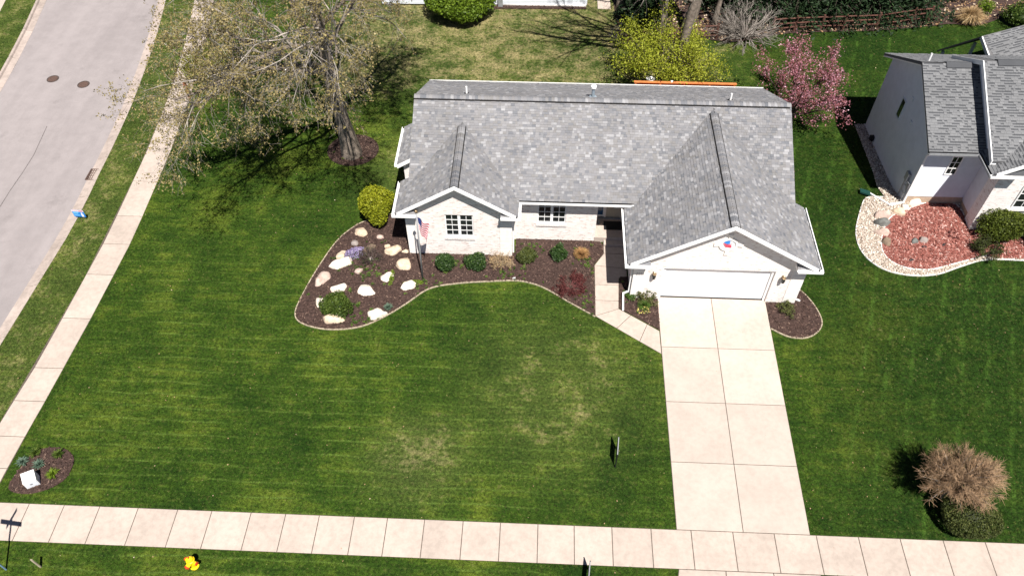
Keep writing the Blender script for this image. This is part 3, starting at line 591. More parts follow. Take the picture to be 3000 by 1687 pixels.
def bed(name, poly, m, chipm, seed, zf=None, h=0.045, edge=None, edgem='edging', dens=170, L=0.085, W=0.032, ew_=0.05, eh=0.065, thick=None, lift=0.03, cname='mulch_chips', excl=()):
    zf = zf or (lambda x, y: H(x, y)); import bmesh
    bm = bmesh.new(); vs = [bm.verts.new((p[0], p[1], float(zf(p[0], p[1]))+h)) for p in poly]; f = bm.faces.new(vs)
    if f.normal.z < 0 or (f.normal_update() or f.normal.z < 0): f.normal_flip()
    bmesh.ops.triangulate(bm, faces=[f]); bmesh.ops.subdivide_edges(bm, edges=bm.edges[:], cuts=3, use_grid_fill=True); bmesh.ops.subdivide_edges(bm, edges=[e_ for e_ in bm.edges if e_.calc_length() > 0.5], cuts=2, use_grid_fill=True); bmesh.ops.triangulate(bm, faces=bm.faces[:])
    for v_ in bm.verts: v_.co.z = float(zf(v_.co.x, v_.co.y))+h
    me = bpy.data.meshes.new(name); bm.to_mesh(me); bm.free(); me.materials.append(MT[m])
    o = tag(link(bpy.data.objects.new(name, me)), kind='structure')
    chips(np.random.default_rng(seed), poly, dens, L, W, chipm, o, lambda x, y: zf(x, y)+h, lift, cname, thick=thick, excl=excl)
    if edge is not None:
        e = MB()
        for a, b in zip(edge[:-1], edge[1:]):
            za, zb = float(zf(*a[:2])), float(zf(*b[:2])); d = np.array(b[:2])-np.array(a[:2]); d = d/np.linalg.norm(d)*0.01
            e.bar((a[0]-d[0], a[1]-d[1], za+eh/2-0.01), (b[0]+d[0], b[1]+d[1], zb+eh/2-0.01), ew_, eh)
        e.build('edging', edgem, o)
    HOLES.append([(p[0], p[1]) for p in poly]); return o
A_ = [at(*p) for p in [(985, 540), (940, 552), (900, 566), (850, 605), (800, 675), (760, 745), (743, 788), (758, 813), (820, 829), (900, 824), (960, 801), (1020, 766), (1080, 727), (1150, 714), (1225, 709), (1300, 707), (1345, 716), (1380, 731), (1430, 760), (1497, 797)]]
edge = catmull(A_, 5)
bed('garden_bed', [tuple(p) for p in edge]+[(-2.9, 1.96), (-2.43, 2.7), (-2.43, 3.3), (-2.9, 3.9), (-6.7, 3.9), (-6.7, 2.6), (-11.6, 2.6), (-11.6, 5.3), (-12.6, 5.3)], 'mulch', 'chip', 11, edge=edge)
bed('garage_corner_bed', [(-1.84, -0.64), (-0.05, -1.84), (-0.02, 0.3), (-1.2, 0.4), (-1.2, 1.3), (-1.7, 1.25)], 'mulch', 'chip', 12)
e2 = catmull([at(*p) for p in [(1940, 828), (1985, 848), (2030, 850), (2060, 832), (2067, 808), (2052, 775), (2028, 745), (2008, 728)]], 5)
bed('garage_side_bed', [(4.93, 0.3), (4.9, -1.4)]+[tuple(p) for p in e2]+[(6.1, 1.2), (6.1, 0.3)], 'mulch', 'chip', 13, edge=e2)
ring = [(-15.9+1.38*math.cos(a), 9.9+1.28*math.sin(a)) for a in np.linspace(0, 2*math.pi, 33)]
bed('tree_ring_bed', ring[:-1], 'mulch', 'chip', 14, edge=ring, edgem='mulch', dens=230)
ov = catmull([at(*p) for p in [(22, 1228), (50, 1180), (85, 1140), (120, 1127), (160, 1128), (185, 1148), (183, 1175), (160, 1210), (110, 1235), (60, 1243)]], 4, True)
bed('utility_bed', [tuple(p) for p in ov], 'mulch', 'chip', 15, dens=200)
# neighbour's beds
GV = [at(*p) for p in [(2225, 497), (2178, 500), (2160, 545), (2153, 590), (2165, 630), (2195, 662), (2240, 684), (2300, 694), (2360, 690), (2420, 670), (2480, 654), (2576, 656), (2640, 662)]]
ge = catmull(GV, 5)
RV = [at(*p) for p in [(2480, 645), (2440, 655), (2390, 668), (2340, 680), (2290, 678), (2250, 665), (2222, 640), (2216, 610), (2225, 570), (2245, 545), (2290, 525), (2330, 513), (2370, 510), (2405, 518), (2425, 545), (2432, 565)]]
re_ = catmull(RV, 5)
RPOLY = [tuple(p) for p in re_]+[(15.4, 4.5), (20.0, 4.5), (20.0, 2.75), (16.2, 2.75)]
bed('gravel_border', [tuple(p) for p in ge]+[(19.6, 4.8), (15.4, 4.8), (15.4, 6.4), (12.8, 6.4), (12.65, 13.1), (11.95, 13.1), (11.88, 9.0), (11.75, 7.6)], 'gravel', 'pebble', 16, edge=ge, edgem='wedging', dens=420, L=0.085, W=0.065, thick=0.035, lift=0.02, cname='pebbles', ew_=0.05, excl=[RPOLY])
bed('red_mulch_bed', RPOLY, 'rmulch', 'rchip', 17, edge=re_, edgem='wedging', h=0.062, dens=330, L=0.11, W=0.04, lift=0.035, ew_=0.045, eh=0.1)
BY = catmull([at(*p) for p in [(1300, 20), (1420, 26), (1500, 22), (1570, 110), (1650, 112), (1760, 100), (1850, 108), (1960, 88), (2070, 82), (2180, 80), (2290, 72), (2355, 66), (2390, 62), (2440, 66), (2490, 58), (2530, 40), (2600, 20)]], 4)
BYb = catmull([at(*p) for p in [(1560, 112), (1650, 112), (1760, 100), (1850, 108), (1960, 88), (2070, 82), (2180, 80), (2290, 72), (2355, 66), (2390, 62), (2440, 66), (2490, 58), (2530, 40), (2600, 20)]], 4)
bed('leaf_litter_bed', [tuple(p) for p in BYb]+[(27, 34), (-1.5, 34)], 'mulch', 'litter', 18, dens=26, L=0.12, W=0.08, lift=0.04, cname='fallen_leaves')
bed('back_house_bed', [(-9.3, 24.55), (-2.9, 24.75), (-2.9, 25.4), (-9.3, 25.4)], 'mulch', 'chip', 19, dens=100)
HOLES += [[(-11.8, 2.4), (-6.8, 2.4), (-6.8, 3.5), (-2.8, 3.5), (-2.8, 4.8), (-1.3, 4.8), (-1.3, 0.0), (6.2, 0.0), (6.2, 11.8), (-11.6, 11.8)], [(-12.4, 5.4), (-11.4, 5.4), (-11.4, 8.1), (-12.4, 8.1)], [(12.45, 6.05), (30, 6.05), (30, 13.0), (12.45, 13.0)], [(15.3, 4.4), (30, 4.4), (30, 13), (15.3, 13)], [(-17, 25), (-2.9, 25), (-2.9, 40), (-17, 40)], [(-0.6, 12), (5.4, 12), (5.4, 14.5), (-0.6, 14.5)]]

# ------------------------------------------------------------------ the ranch house
HB = (-3.0, 6.0, 0.0)
house = thing('ranch_house', HB, 'single-storey white brick ranch house with grey shingle roof and two front gables', 'house')
def wall_xz(mb, x0, x1, z0, z1, y, openings, depth=0.12, back=None):
    """wall in the xz plane facing -y, with rectangular openings (xa,xb,za,zb) and their reveals"""
    xs = sorted({x0, x1, *[v for o in openings for v in o[:2]]}); zs = sorted({z0, z1, *[v for o in openings for v in o[2:]]})
    for a, b in zip(xs[:-1], xs[1:]):
        for c, d in zip(zs[:-1], zs[1:]):
            mx, mz = (a+b)/2, (c+d)/2
            if any(o[0] < mx < o[1] and o[2] < mz < o[3] for o in openings): continue
            mb.quad((a, y, c), (b, y, c), (b, y, d), (a, y, d))
    for xa, xb, za, zb in openings:
        Y = y+depth
        mb.quad((xa, y, za), (xa, y, zb), (xa, Y, zb), (xa, Y, za)); mb.quad((xb, y, zb), (xb, y, za), (xb, Y, za), (xb, Y, zb))
        mb.quad((xa, y, zb), (xb, y, zb), (xb, Y, zb), (xa, Y, zb)); mb.quad((xb, y, za), (xa, y, za), (xa, Y, za), (xb, Y, za))
GX, GZ, GS = 2.42, 5.28, 0.605          # garage ridge x, z, slope
WX, WZ, WS = -9.36, 4.83, 0.63          # wing ridge
MY0, MZ0, MYR, MZR, MYB = 3.08, 3.05, 7.6, 5.43, 12.12
MS = (MZR-MZ0)/(MYR-MY0)
gz = lambda x: GZ-GS*abs(x-GX); wz = lambda x: WZ-WS*abs(x-WX); mz = lambda y: MZR-MS*abs(y-MYR)
MIDY = 3.55
# front walls
mb = MB(HB); GO = (-0.02, 4.88, 0.0, 2.13)
wall_xz(mb, -1.30, 6.18, -0.1, 2.6, 0.0, [GO], 0.25)
mb.poly([(-1.30, 0, 2.6), (6.18, 0, 2.6), (6.18, 0, gz(6.18)-0.17), (GX, 0, GZ-0.17), (-1.30, 0, gz(-1.3)-0.17)])
mb.quad((-1.30, 4.85, -0.1), (-1.30, 0, -0.1), (-1.30, 0, 2.86), (-1.30, 4.85, 2.86)); mb.quad((6.18, 0, -0.1), (6.18, 3.3, -0.1), (6.18, 3.3, 2.8), (6.18, 0, 2.8)); mb.quad((6.18, 3.3, -0.1), (5.75, 3.3, -0.1), (5.75, 3.3, 2.8), (6.18, 3.3, 2.8))
mb.build('garage_wall', 'brick', house)
mb = MB(HB); WO = (-9.97, -8.65, 1.25, 2.68)
wall_xz(mb, -11.78, -6.88, -0.1, 2.8, 2.40, [WO])
mb.poly([(-11.78, 2.4, 2.8), (-6.88, 2.4, 2.8), (-6.88, 2.4, wz(-6.88)-0.17), (WX, 2.4, WZ-0.17), (-11.78, 2.4, wz(-11.78)-0.17)])
mb.quad((-6.88, 2.4, -0.1), (-6.88, MIDY, -0.1), (-6.88, MIDY, 3.1), (-6.88, 2.4, 3.1)); mb.quad((-11.78, 4.0, -0.1), (-11.78, 2.4, -0.1), (-11.78, 2.4, 3.1), (-11.78, 4.0, 3.1)); mb.quad((-11.4, 4.0, -0.1), (-11.78, 4.0, -0.1), (-11.78, 4.0, 3.1), (-11.4, 4.0, 3.1))
mb.build('wing_wall', 'brick', house)
mb = MB(HB); MO = (-5.68, -4.33, 1.16, 2.58)
wall_xz(mb, -6.88, -2.86, -0.1, 3.0, MIDY, [MO]); mb.quad((-2.86, MIDY, -0.1), (-2.86, 4.85, -0.1), (-2.86, 4.85, 3.0), (-2.86, MIDY, 3.0))
wall_xz(mb, -2.86, -1.30, -0.1, 3.0, 4.85, [(-2.78, -2.38, 0.40, 2.5), (-2.30, -1.38, 0.36, 2.5)])
mb.build('entry_wall', 'brick', house)
mb = MB(HB)                              # gable ends and rear
mb.poly([(-11.4, 11.75, -0.1), (-11.4, 3.3, -0.1), (-11.4, 3.3, 2.95), (-11.4, MYR, MZR-0.15), (-11.4, 11.75, 2.95)]); mb.poly([(5.75, 3.0, -0.1), (5.75, 11.75, -0.1), (5.75, 11.75, 2.95), (5.75, MYR, MZR-0.15), (5.75, 3.0, 2.85)])
mb.quad((5.75, 11.75, -0.1), (-11.4, 11.75, -0.1), (-11.4, 11.75, 3.0), (5.75, 11.75, 3.0))
mb.build('rear_wall', 'brick', house)
mb = MB(HB); mb.box(-12.25, -11.4, 5.55, 8.05, -0.1, 2.98); mb.build('bay_wall', 'brick', house)
# quoin blocks: proud corner stones with recessed joints
def quoins(xa, xb, y, zs, side_x, sdir):
    for a, b in zip(zs[:-1], zs[1:]):
        m = MB(HB); m.box(xa, xb, y-0.028, y+0.10, a+0.012, b-0.012); m.build('quoin_block', 'quoin', house, bevel=0.008)
        m = MB(HB); x0, x1 = (side_x, side_x+0.028) if sdir > 0 else (side_x-0.028, side_x); m.box(x0, x1, y+0.1, y+0.5, a+0.012, b-0.012); m.build('quoin_block', 'quoin', house, bevel=0.006)
quoins(-1.33, -0.78, 0.0, [0.18, 0.65, 1.12, 1.59, 2.06, 2.53], -1.30, -1)
quoins(5.63, 6.21, 0.0, [0.05, 0.52, 1.0, 1.48, 1.95, 2.42], 6.18, 1)
quoins(-11.81, -11.40, 2.40, [0.0, 0.47, 0.94, 1.41, 1.88, 2.35, 2.8], -11.78, -1)
quoins(-7.42, -6.85, 2.40, [0.0, 0.47, 0.94, 1.41, 1.88, 2.35, 2.8], -6.88, 1)
def pane_window(name, x0, x1, z0, z1, y, parent, o, cols=2, rows=4, fr=0.055, sash=2, mull=0.13):
    """double casement: frame mesh, panes as sub-parts"""
    m = MB(o); m.box(x0, x1, y-0.02, y+0.06, z0, z0+fr); m.box(x0, x1, y-0.02, y+0.06, z1-fr, z1)
    m.box(x0, x0+fr, y-0.02, y+0.06, z0+fr, z1-fr); m.box(x1-fr, x1, y-0.02, y+0.06, z0+fr, z1-fr)
    iw = ((x1-x0-2*fr)-(sash-1)*mull)/sash; panes = []
    for s in range(sash):
        a = x0+fr+s*(iw+mull)
        if s: m.box(a-mull, a, y-0.025, y+0.06, z0+fr, z1-fr)
        pw = (iw-0.026*(cols-1))/cols; ph = (z1-z0-2*fr-0.026*(rows-1))/rows
        for i in range(1, cols): m.box(a+i*pw+(i-1)*0.026, a+i*(pw+0.026), y-0.008, y+0.03, z0+fr, z1-fr)
        for j in range(1, rows):
            zz = z0+fr+j*ph+(j-1)*0.026
            for i in range(cols): m.box(a+i*(pw+0.026), a+i*(pw+0.026)+pw, y-0.007, y+0.029, zz, zz+0.026)
        for i in range(cols):
            for j in range(rows): panes.append((a+i*(pw+0.026), z0+fr+j*(ph+0.026), pw, ph))
    wo = m.build(name, 'white', parent)
    for a, z, pw, ph in panes:
        q = MB(o); q.box(a, a+pw, y+0.012, y+0.02, z, z+ph); q.build('pane', 'glass', wo)
    return wo
for (x0, x1, z0, z1), y in ((WO, 2.40), (MO, MIDY)):
    wo = pane_window('window', x0, x1, z0, z1, y+0.07, house, HB)
    m = MB(HB); n = 12; wd = (x1-x0+0.12)/n
    for i in range(n): m.box(x0-0.06+i*wd+0.003, x0-0.06+(i+1)*wd-0.003, y-0.055, y+0.04, z0-0.16, z0-0.012)
    m.build('sill', 'brick', wo, bevel=0.004)
    m = MB(HB); m.box(x0+0.02, x1-0.02, y-0.03, y+0.07, z0-0.012, z0+0.01); m.build('sill_board', 'white', wo)
# garage door: four sections
for i in range(4):
    m = MB(HB); z0 = 0.03+i*0.52; m.box(0.08, 4.78, 0.19, 0.23, z0, z0+0.508)
    for j in range(8):
        xa = 0.14+j*0.58; m.box(xa, xa+0.50, 0.182, 0.19, z0+0.07, z0+0.44)
    m.build('garage_door_section', 'door_white', house, bevel=0.004)
m = MB(HB); m.box(-0.015, 0.09, 0.10, 0.20, 0.03, 2.125); m.box(4.77, 4.875, 0.10, 0.20, 0.03, 2.125); m.box(0.09, 4.77, 0.10, 0.20, 2.06, 2.125); m.build('door_frame', 'white', house)
m = MB(HB)
for i in range(62):
    xa = -0.06+i*0.081; m.box(xa+0.003, xa+0.078, -0.012, 0.02, 2.15, 2.36)
m.build('lintel_bricks', 'brick', house)
m = MB(HB); m.box(0.0, 4.86, 0.165, 0.25, 0.0, 0.034); m.build('door_seal', 'black', house)
# front door, side light, wreath, mat, lamp
d = MB(HB); d.box(-2.30, -1.38, 4.90, 4.96, 0.36, 2.5)
d.box(-2.20, -1.48, 4.885, 4.90, 0.48, 1.2); do = d.build('front_door', 'cream', house)
m = MB(HB); m.box(-2.16, -1.52, 4.875, 4.895, 1.35, 2.3); m.build('door_glass', 'glass', do)
m = MB(HB); m.tube([(-1.45, 4.86, 1.35), (-1.45, 4.84, 1.45)], 0.03, 8); m.build('door_handle', 'brass', do)
m = MB(HB); m.box(-2.78, -2.38, 4.90, 4.94, 0.40, 2.5); s_ = m.build('side_light', 'white', house)
m = MB(HB); m.box(-2.71, -2.45, 4.88, 4.895, 0.55, 1.35); m.build('pane', 'blueglass', s_); m = MB(HB); m.box(-2.71, -2.45, 4.88, 4.895, 1.42, 2.4); m.build('pane', 'glass', s_)
m = MB(HB); m.box(-2.82, -1.34, 4.80, 4.90, 0.33, 0.40); m.build('threshold', 'leadgrey', house)
wt = thing('door_wreath', (-2.42, 4.83, 1.6), 'dark round wreath hanging beside the front door', 'wreath'); rng = np.random.default_rng(5)
a = rng.uniform(0, 6.283, 500); P = np.stack([0.19*np.cos(a), rng.normal(0, 0.03, 500), 0.19*np.sin(a)], 1)+rng.normal(0, 0.035, (500, 3)); v, f, va = leafcloud(rng, P, 0.09, 0.01, 0.25); arr_mesh('sprigs', v, f, va, 'conifer', wt)
m = MB(); m.tube([(0.19*math.cos(b), 0, 0.19*math.sin(b)) for b in np.linspace(0, 6.283, 17)], 0.02, 5); m.build('hoop', 'twig_dark', wt)
m = MB((-1.95, 4.35, 0.33)); m.box(-2.4, -1.5, 4.05, 4.65, 0.331, 0.345); tag(m.build('door_mat', 'black', bevel=0.004), 'dark rectangular mat lying on the porch floor at the front door', 'door mat')
pl = thing('porch_lantern', (-2.0, 3.6, 2.35), 'small white lantern frame hanging under the entry eave', 'lantern')
m = MB()
for sx in (-1, 1):
    for sy in (-1, 1): m.box(sx*0.09-0.012, sx*0.09+0.012, sy*0.09-0.012, sy*0.09+0.012, 0, 0.3)
for z in (0, 0.28):
    for s in (-1, 1): m.box(-0.078, 0.078, s*0.09-0.012, s*0.09+0.012, z, z+0.02); m.box(s*0.09-0.011, s*0.09+0.011, -0.078, 0.078, z+0.001, z+0.019)
m.build('cage', 'white', pl); m = MB(); m.tube([(0, 0, 0.3), (0, 0, 0.62)], 0.008, 5); m.box(-0.04, 0.04, -0.04, 0.04, 0.06, 0.24); m.build('stem', 'leadgrey', pl)
m = MB(HB); m.box(-2.78, -2.70, 3.52, MIDY, 1.25, 1.42); m.build('door_bell', 'black', house)
for x, lab in ((-0.43, 'walk side'), (5.25, 'lawn side')):
    m = MB(HB); m.lathe([(0.0, 0.12), (0.05, 0.10), (0.095, 0.0), (0.075, -0.17), (0.03, -0.22), (0.0, -0.24)], (x, -0.17, 1.80), 8); l_ = m.build('wall_lamp', 'glass', house)
    m = MB(HB); m.box(x-0.05, x+0.05, -0.03, 0.0, 1.70, 1.90); m.tube([(x, -0.02, 1.86), (x, -0.10, 1.99), (x, -0.17, 1.93)], 0.014, 6); m.lathe([(0.0, 0.02), (0.07, -0.01), (0.10, -0.03)], (x, -0.17, 1.95), 8); m.build('bracket', 'brass', l_)
# house number 2011: numerals on the quoin
def strokes(ch):
    return {'2': [[(0, .85), (.12, 1), (.45, 1), (.55, .8), (.5, .55), (0, 0), (.58, 0)]], '0': [[(.1, .15), (0, .35), (0, .7), (.15, .97), (.4, .97), (.55, .7), (.55, .35), (.4, .03), (.15, .03), (.1, .15)]], '1': [[(.1, .8), (.3, 1), (.3, 0)]]}[ch]
for k, ch in enumerate('2011'):
    m = MB(HB)
    for st in strokes(ch):
        for p, q in zip(st[:-1], st[1:]): m.bar((-1.20+k*0.10+p[0]*0.10, -0.034, 1.69+p[1]*0.15), (-1.20+k*0.10+q[0]*0.10, -0.034, 1.69+q[1]*0.15), 0.012, 0.016, (0, 1, 0))
    m.build('house_numeral', 'leadgrey', house)
# round vent in the gable with keystones and a painted metal emblem
m = MB(HB); n = 28; cz, cx = 3.78, 2.47; vs = []
for i in range(n):
    a = 2*math.pi*i/n
    for r, y in ((0.30, -0.005), (0.30, -0.05), (0.40, -0.05), (0.40, -0.005)): vs.append((cx+r*math.cos(a), y, cz+r*math.sin(a)*0.95))
m.add(vs, [(i*4+j, i*4+(j+1) % 4, ((i+1) % n)*4+(j+1) % 4, ((i+1) % n)*4+j) for i in range(n) for j in range(4)]); gv = m.build('gable_medallion', 'quoin', house)
m = MB(HB); m.poly([(cx+0.30*math.cos(2*math.pi*i/n), -0.008, cz+0.285*math.sin(2*math.pi*i/n)) for i in range(n)]); m.build('vent_back', 'white', gv)
for a in (0, 1, 2, 3):
    m = MB(HB); c_, s_ = math.cos(a*math.pi/2), math.sin(a*math.pi/2); P = [(0.38, -0.07), (0.62, -0.10), (0.62, 0.10), (0.38, 0.07)]
    m.slabprism([(cx+p*c_-q*s_, -0.055, cz+p*s_+q*c_) for p, q in P], (0, 0.05, 0)); m.build('keystone', 'quoin', gv)
em = MB(HB); em.slabprism([(cx-0.24, -0.03, cz+0.12), (cx-0.05, -0.03, cz+0.02), (cx+0.06, -0.03, cz+0.08), (cx+0.02, -0.03, cz+0.24), (cx-0.12, -0.03, cz+0.25)], (0, 0.012, 0)); em.build('emblem_blue_field', 'sign_blue', gv)
em = MB(HB)
for i in range(3): em.bar((cx-0.24+i*0.05, -0.03, cz+0.05-i*0.08), (cx+0.12+i*0.02, -0.03, cz-0.02-i*0.07), 0.01, 0.028, (0, 1, 0))
em.build('emblem_red_stripes', 'flag_red', gv)
em = MB(HB)
for k in range(5):
    a = math.pi/2+2*math.pi*k/5; p = [(cx+0.10+0.10*math.cos(a), -0.036, cz+0.12+0.10*math.sin(a)), (cx+0.10+0.04*math.cos(a+0.63), -0.036, cz+0.12+0.04*math.sin(a+0.63)), (cx+0.10, -0.036, cz+0.12), (cx+0.10+0.04*math.cos(a-0.63), -0.036, cz+0.12+0.04*math.sin(a-0.63))]; em.slabprism(p, (0, 0.005, 0))
em.build('emblem_star', 'flag_white', gv)

# ---- roof: deck, shingle courses, caps
EXPO = 0.13
NSING = [0]
TABW = (0.10, 0.13, 0.16, 0.19, 0.23)
def tabmesh(cache, w, h):
    k = (w, h)
    if k not in cache:
        me = bpy.data.meshes.new('shingle'); ov = EXPO*1.08
        me.from_pydata([(0, 0, 0), (w, 0, 0), (w, ov, -0.004), (0, ov, -0.004), (0, 0, h), (w, 0, h), (w, ov, 0.003), (0, ov, 0.003)], [], [(4, 5, 6, 7), (0, 1, 5, 4), (1, 2, 6, 5), (3, 0, 4, 7)])
        me.materials.append(MT['shingle_o']); cache[k] = me
    return cache[k]
CACHE = {}
def shingle_plane(O, S, T, tmax, span, rng, parent, m='shingle', single=None, off=HB, expo=EXPO, name='shingle_courses', contrast=1.0, thin=0.0):
    """O origin on the eave, S unit along eave, T unit up-slope; span(t)->list of (s0,s1); single(s,t)->bool marks tabs that become objects of their own"""
    O, S, T = np.array(O, float)-np.array(off), np.array(S, float), np.array(T, float); N = np.cross(S, T); V = []; F = []; VA = []; b = 0
    nr = int(tmax/expo)
    for r in range(nr):
        t0 = r*expo; t1 = min(t0+expo*1.08, tmax)
        for s0, s1 in span(t0+expo*0.5):
            s = s0-rng.uniform(0, 0.1)
            while s < s1-0.02:
                w = TABW[rng.integers(0, 5)]; a, e = max(s, s0), min(s+w-0.004, s1); s += w
                if e-a < 0.03: continue
                h = 0.024 if rng.random() < 0.45 else 0.011
                if single and NSING[0] < 300 and e-a > w*0.95 and single(a, t0):
                    q = bpy.data.objects.new('shingle', tabmesh(CACHE, w-0.004, h)); P = O+S*a+T*t0
                    q.matrix_local = Matrix(((S[0], T[0], N[0], P[0]), (S[1], T[1], N[1], P[1]), (S[2], T[2], N[2], P[2]), (0, 0, 0, 1))); link(q, parent); NSING[0] += 1; continue
                c = [O+S*x+T*y+N*z for x, y, z in ((a, t0, -0.002), (e, t0, -0.002), (e, t1, -0.004), (a, t1, -0.004), (a, t0, h), (e, t0, h), (e, t1, 0.003), (a, t1, 0.003))]
                if m == 'nshingle' and h < 0.012:          # the shadow band printed on the lower tabs of these shingles
                    tm = t0+(t1-t0)*0.45; c += [O+S*x+T*tm+N*(h*0.55+0.0014) for x in (e, a)]
                    V += c; F += [(b+4, b+5, b+8, b+9), (b+9, b+8, b+6, b+7), (b, b+1, b+5, b+4), (b+3, b, b+4, b+7)]; b += 10; VA += [0.7, 0.0, 0.5, 0.5]; continue
                V += c; F += [(b+4, b+5, b+6, b+7), (b, b+1, b+5, b+4), (b+1, b+2, b+6, b+5), (b+3, b, b+4, b+7)]; b += 8
                if m == 'nshingle': va = 0.75+rng.normal(0, 0.1)
                else: va = rng.beta(1.9, 2.1) if rng.random() > 0.09 else rng.uniform(0.82, 0.97)
                VA += [min(max(va, 0), 1)]*4
    o = arr_mesh(name, np.array(V), np.array(F), np.array(VA), m, parent); return tag(o, kind='stuff')
rngR = np.random.default_rng(77)
DT = 0.12
# main roof
rm = MB(HB); xl, xr = -11.72, 6.05
rm.slabprism([(xl, MY0, MZ0), (xr, MY0, MZ0), (xr, MYR, MZR), (xl, MYR, MZR)], (0, 0, -DT)); rm.slabprism([(xr, MYB, MZ0), (xl, MYB, MZ0), (xl, MYR, MZR), (xr, MYR, MZR)], (0, 0, -DT))
roof = rm.build('main_roof', 'deckroof', house)
n_ = math.hypot(1, MS); TL = (MYR-MY0)*n_
def main_span(t):
    y = MY0+t/n_; z = MZ0+MS*t/n_; a, bb = xl, xr                # skip what lies under the two gables
    out = []; gl = GX-(GZ-z)/GS; gr = GX+(GZ-z)/GS; wl = WX-(WZ-z)/WS; wr = WX+(WZ-z)/WS
    if z < WZ: out += [(a, max(a, wl+0.1)) if wl > a else None]; st = wr-0.1
    else: st = a
    if z < GZ: out += [(st, gl+0.1), (gr-0.1, bb) if gr < bb else None]
    else: out += [(st, bb)]
    return [(p[0]-xl, p[1]-xl) for p in out if p and p[1]-p[0] > 0.05]
shingle_plane((xl, MY0, MZ0), (1, 0, 0), (0, 1/n_, MS/n_), TL, main_span, rngR, roof)
shingle_plane((xr, MYB, MZ0), (-1, 0, 0), (0, -1/n_, MS/n_), TL, lambda t: [(0, xr-xl)], rngR, roof)
# garage gable roof and wing gable roof
def gable_roof(name, x0, z0, sl, half, yf, yl, yr, xlim_l, xlim_r, singles):
    """ridge along y at x0; left/right eaves; yl(y extent of left eave beyond the house side), etc."""
    rm = MB(HB); ze = z0-sl*half; n = math.hypot(1, sl); yb = MYR-(MZR-z0)/MS
    for sg, ye, xlim in ((-1, yl, xlim_l), (1, yr, xlim_r)):
        xe = x0+sg*half; zl = z0-sl*abs(xlim-x0); yv = MYR-(MZR-zl)/MS
        pts = [(x0, yf, z0), (xe, yf, ze), (xe, ye, ze), (xlim, ye, zl), (xlim, max(ye, yv), zl), (x0, yb+0.05, z0)]
        if sg > 0: pts = pts[::-1]
        rm.slabprism(pts if sg < 0 else pts, (0, 0, -DT))
    ro = rm.build(name, 'deckroof', house)
    for sg, ye, xlim in ((-1, yl, xlim_l), (1, yr, xlim_r)):
        xe = x0+sg*half
        def span(t, sg=sg, ye=ye, xlim=xlim, xe=xe):
            x = xe-sg*t/n; z = z0-sl*abs(x-x0); yv = MYR-(MZR-z)/MS
            hi = ye if sg*(x-xlim) > 0 else max(ye if abs(x-xlim) < 0 else yv, yv)
            if z < MZ0: hi = min(hi, ye) if sg*(x-xlim) > 0 else max(ye, MY0+0.1)
            L = hi-yf
            return [(0, L)]
        if sg < 0: # eave line runs front->back seen from left: S must make N point up
            sp = lambda t, f=span: [(-b, -a) for a, b in f(t)]
            shingle_plane((xe, yf, ze), (0, -1, 0), (1/n, 0, sl/n), half*n, sp, rngR, ro, single=(lambda s, t: t < 1.75 and -s < 3.4 and -s > 0.15) if singles else None)
        else:
            shingle_plane((xe, yf, ze), (0, 1, 0), (-1/n, 0, sl/n), half*n, span, rngR, ro)
    return ro, yb
ro_g, ybg = gable_roof('garage_roof', GX, GZ, GS, 4.13, -0.42, 3.1, 3.42, -1.0, 6.05, True)
ro_w, ybw = gable_roof('wing_roof', WX, WZ, WS, 2.81, 1.98, 4.15, 3.08, -11.72, -6.75, False)
# side bay roof
rm = MB(HB); rm.slabprism([(-12.52, 8.2, 3.05), (-12.52, 5.3, 3.05), (-11.42, 5.3, 3.72), (-11.42, 8.2, 3.72)], (0, 0, -DT)); rb = rm.build('bay_roof', 'deckroof', house)
nb = math.hypot(1.1, 0.67); shingle_plane((-12.52, 8.2, 3.05), (0, -1, 0), (1.1/nb, 0, 0.67/nb), nb, lambda t: [(0, 2.9)], rngR, rb)
# ridge caps
def caps(p, q, sl, parent, n=None):
    p, q = Vector(p), Vector(q); L = (q-p).length; d = (q-p).normalized(); r = d.cross(Vector((0, 0, 1))).normalized()
    st = MB(HB); w = 0.205
    for sg in (-1, 1):
        st.slabprism([tuple(p+Vector((0, 0, 0.045))), tuple(q+Vector((0, 0, 0.045))), tuple(q+r*sg*w+Vector((0, 0, 0.045-sl*w))), tuple(p+r*sg*w+Vector((0, 0, 0.045-sl*w)))], (0, 0, -0.06))
    st.build('ridge_vent', 'dark', parent)  # vent strip coloured near-black; the gap shadow beside the caps is painted in
    me = bpy.data.meshes.new('ridge_cap'); w = 0.165; cl = 0.215; vs = []
    for k, lift in ((0, 0.016), (cl, 0.004)):
        for sx, dz in ((-1, -sl*w), (-0.3, -sl*w*0.22), (0.3, -sl*w*0.22), (1, -sl*w)): vs.append((k, sx*w, dz+lift))
        for sx, dz in ((-1, -sl*w), (1, -sl*w)): vs.append((k, sx*w, dz+lift-0.02))
    me.from_pydata(vs, [], [(0, 6, 7, 1), (1, 7, 8, 2), (2, 8, 9, 3), (4, 0, 1, 2, 3, 5), (4, 10, 6, 0), (3, 9, 11, 5)]); me.materials.append(MT['shingle_o'])
    s = 0.145; k = 0
    while k*s < L-0.1:
        P = p+d*(k*s)+Vector((0, 0, 0.052))-Vector(HB); o = bpy.data.objects.new('ridge_cap', me); y = -r
        o.matrix_local = Matrix(((d.x, y.x, 0, P.x), (d.y, y.y, 0, P.y), (d.z, y.z, 1, P.z), (0, 0, 0, 1))); link(o, parent); k += 1
caps((xl, MYR, MZR), (xr-0.08, MYR, MZR), MS, roof); caps((GX, -0.42, GZ), (GX, ybg-0.25, GZ), GS, ro_g); caps((WX, 1.98, WZ), (WX, ybw-0.25, WZ), WS, ro_w)
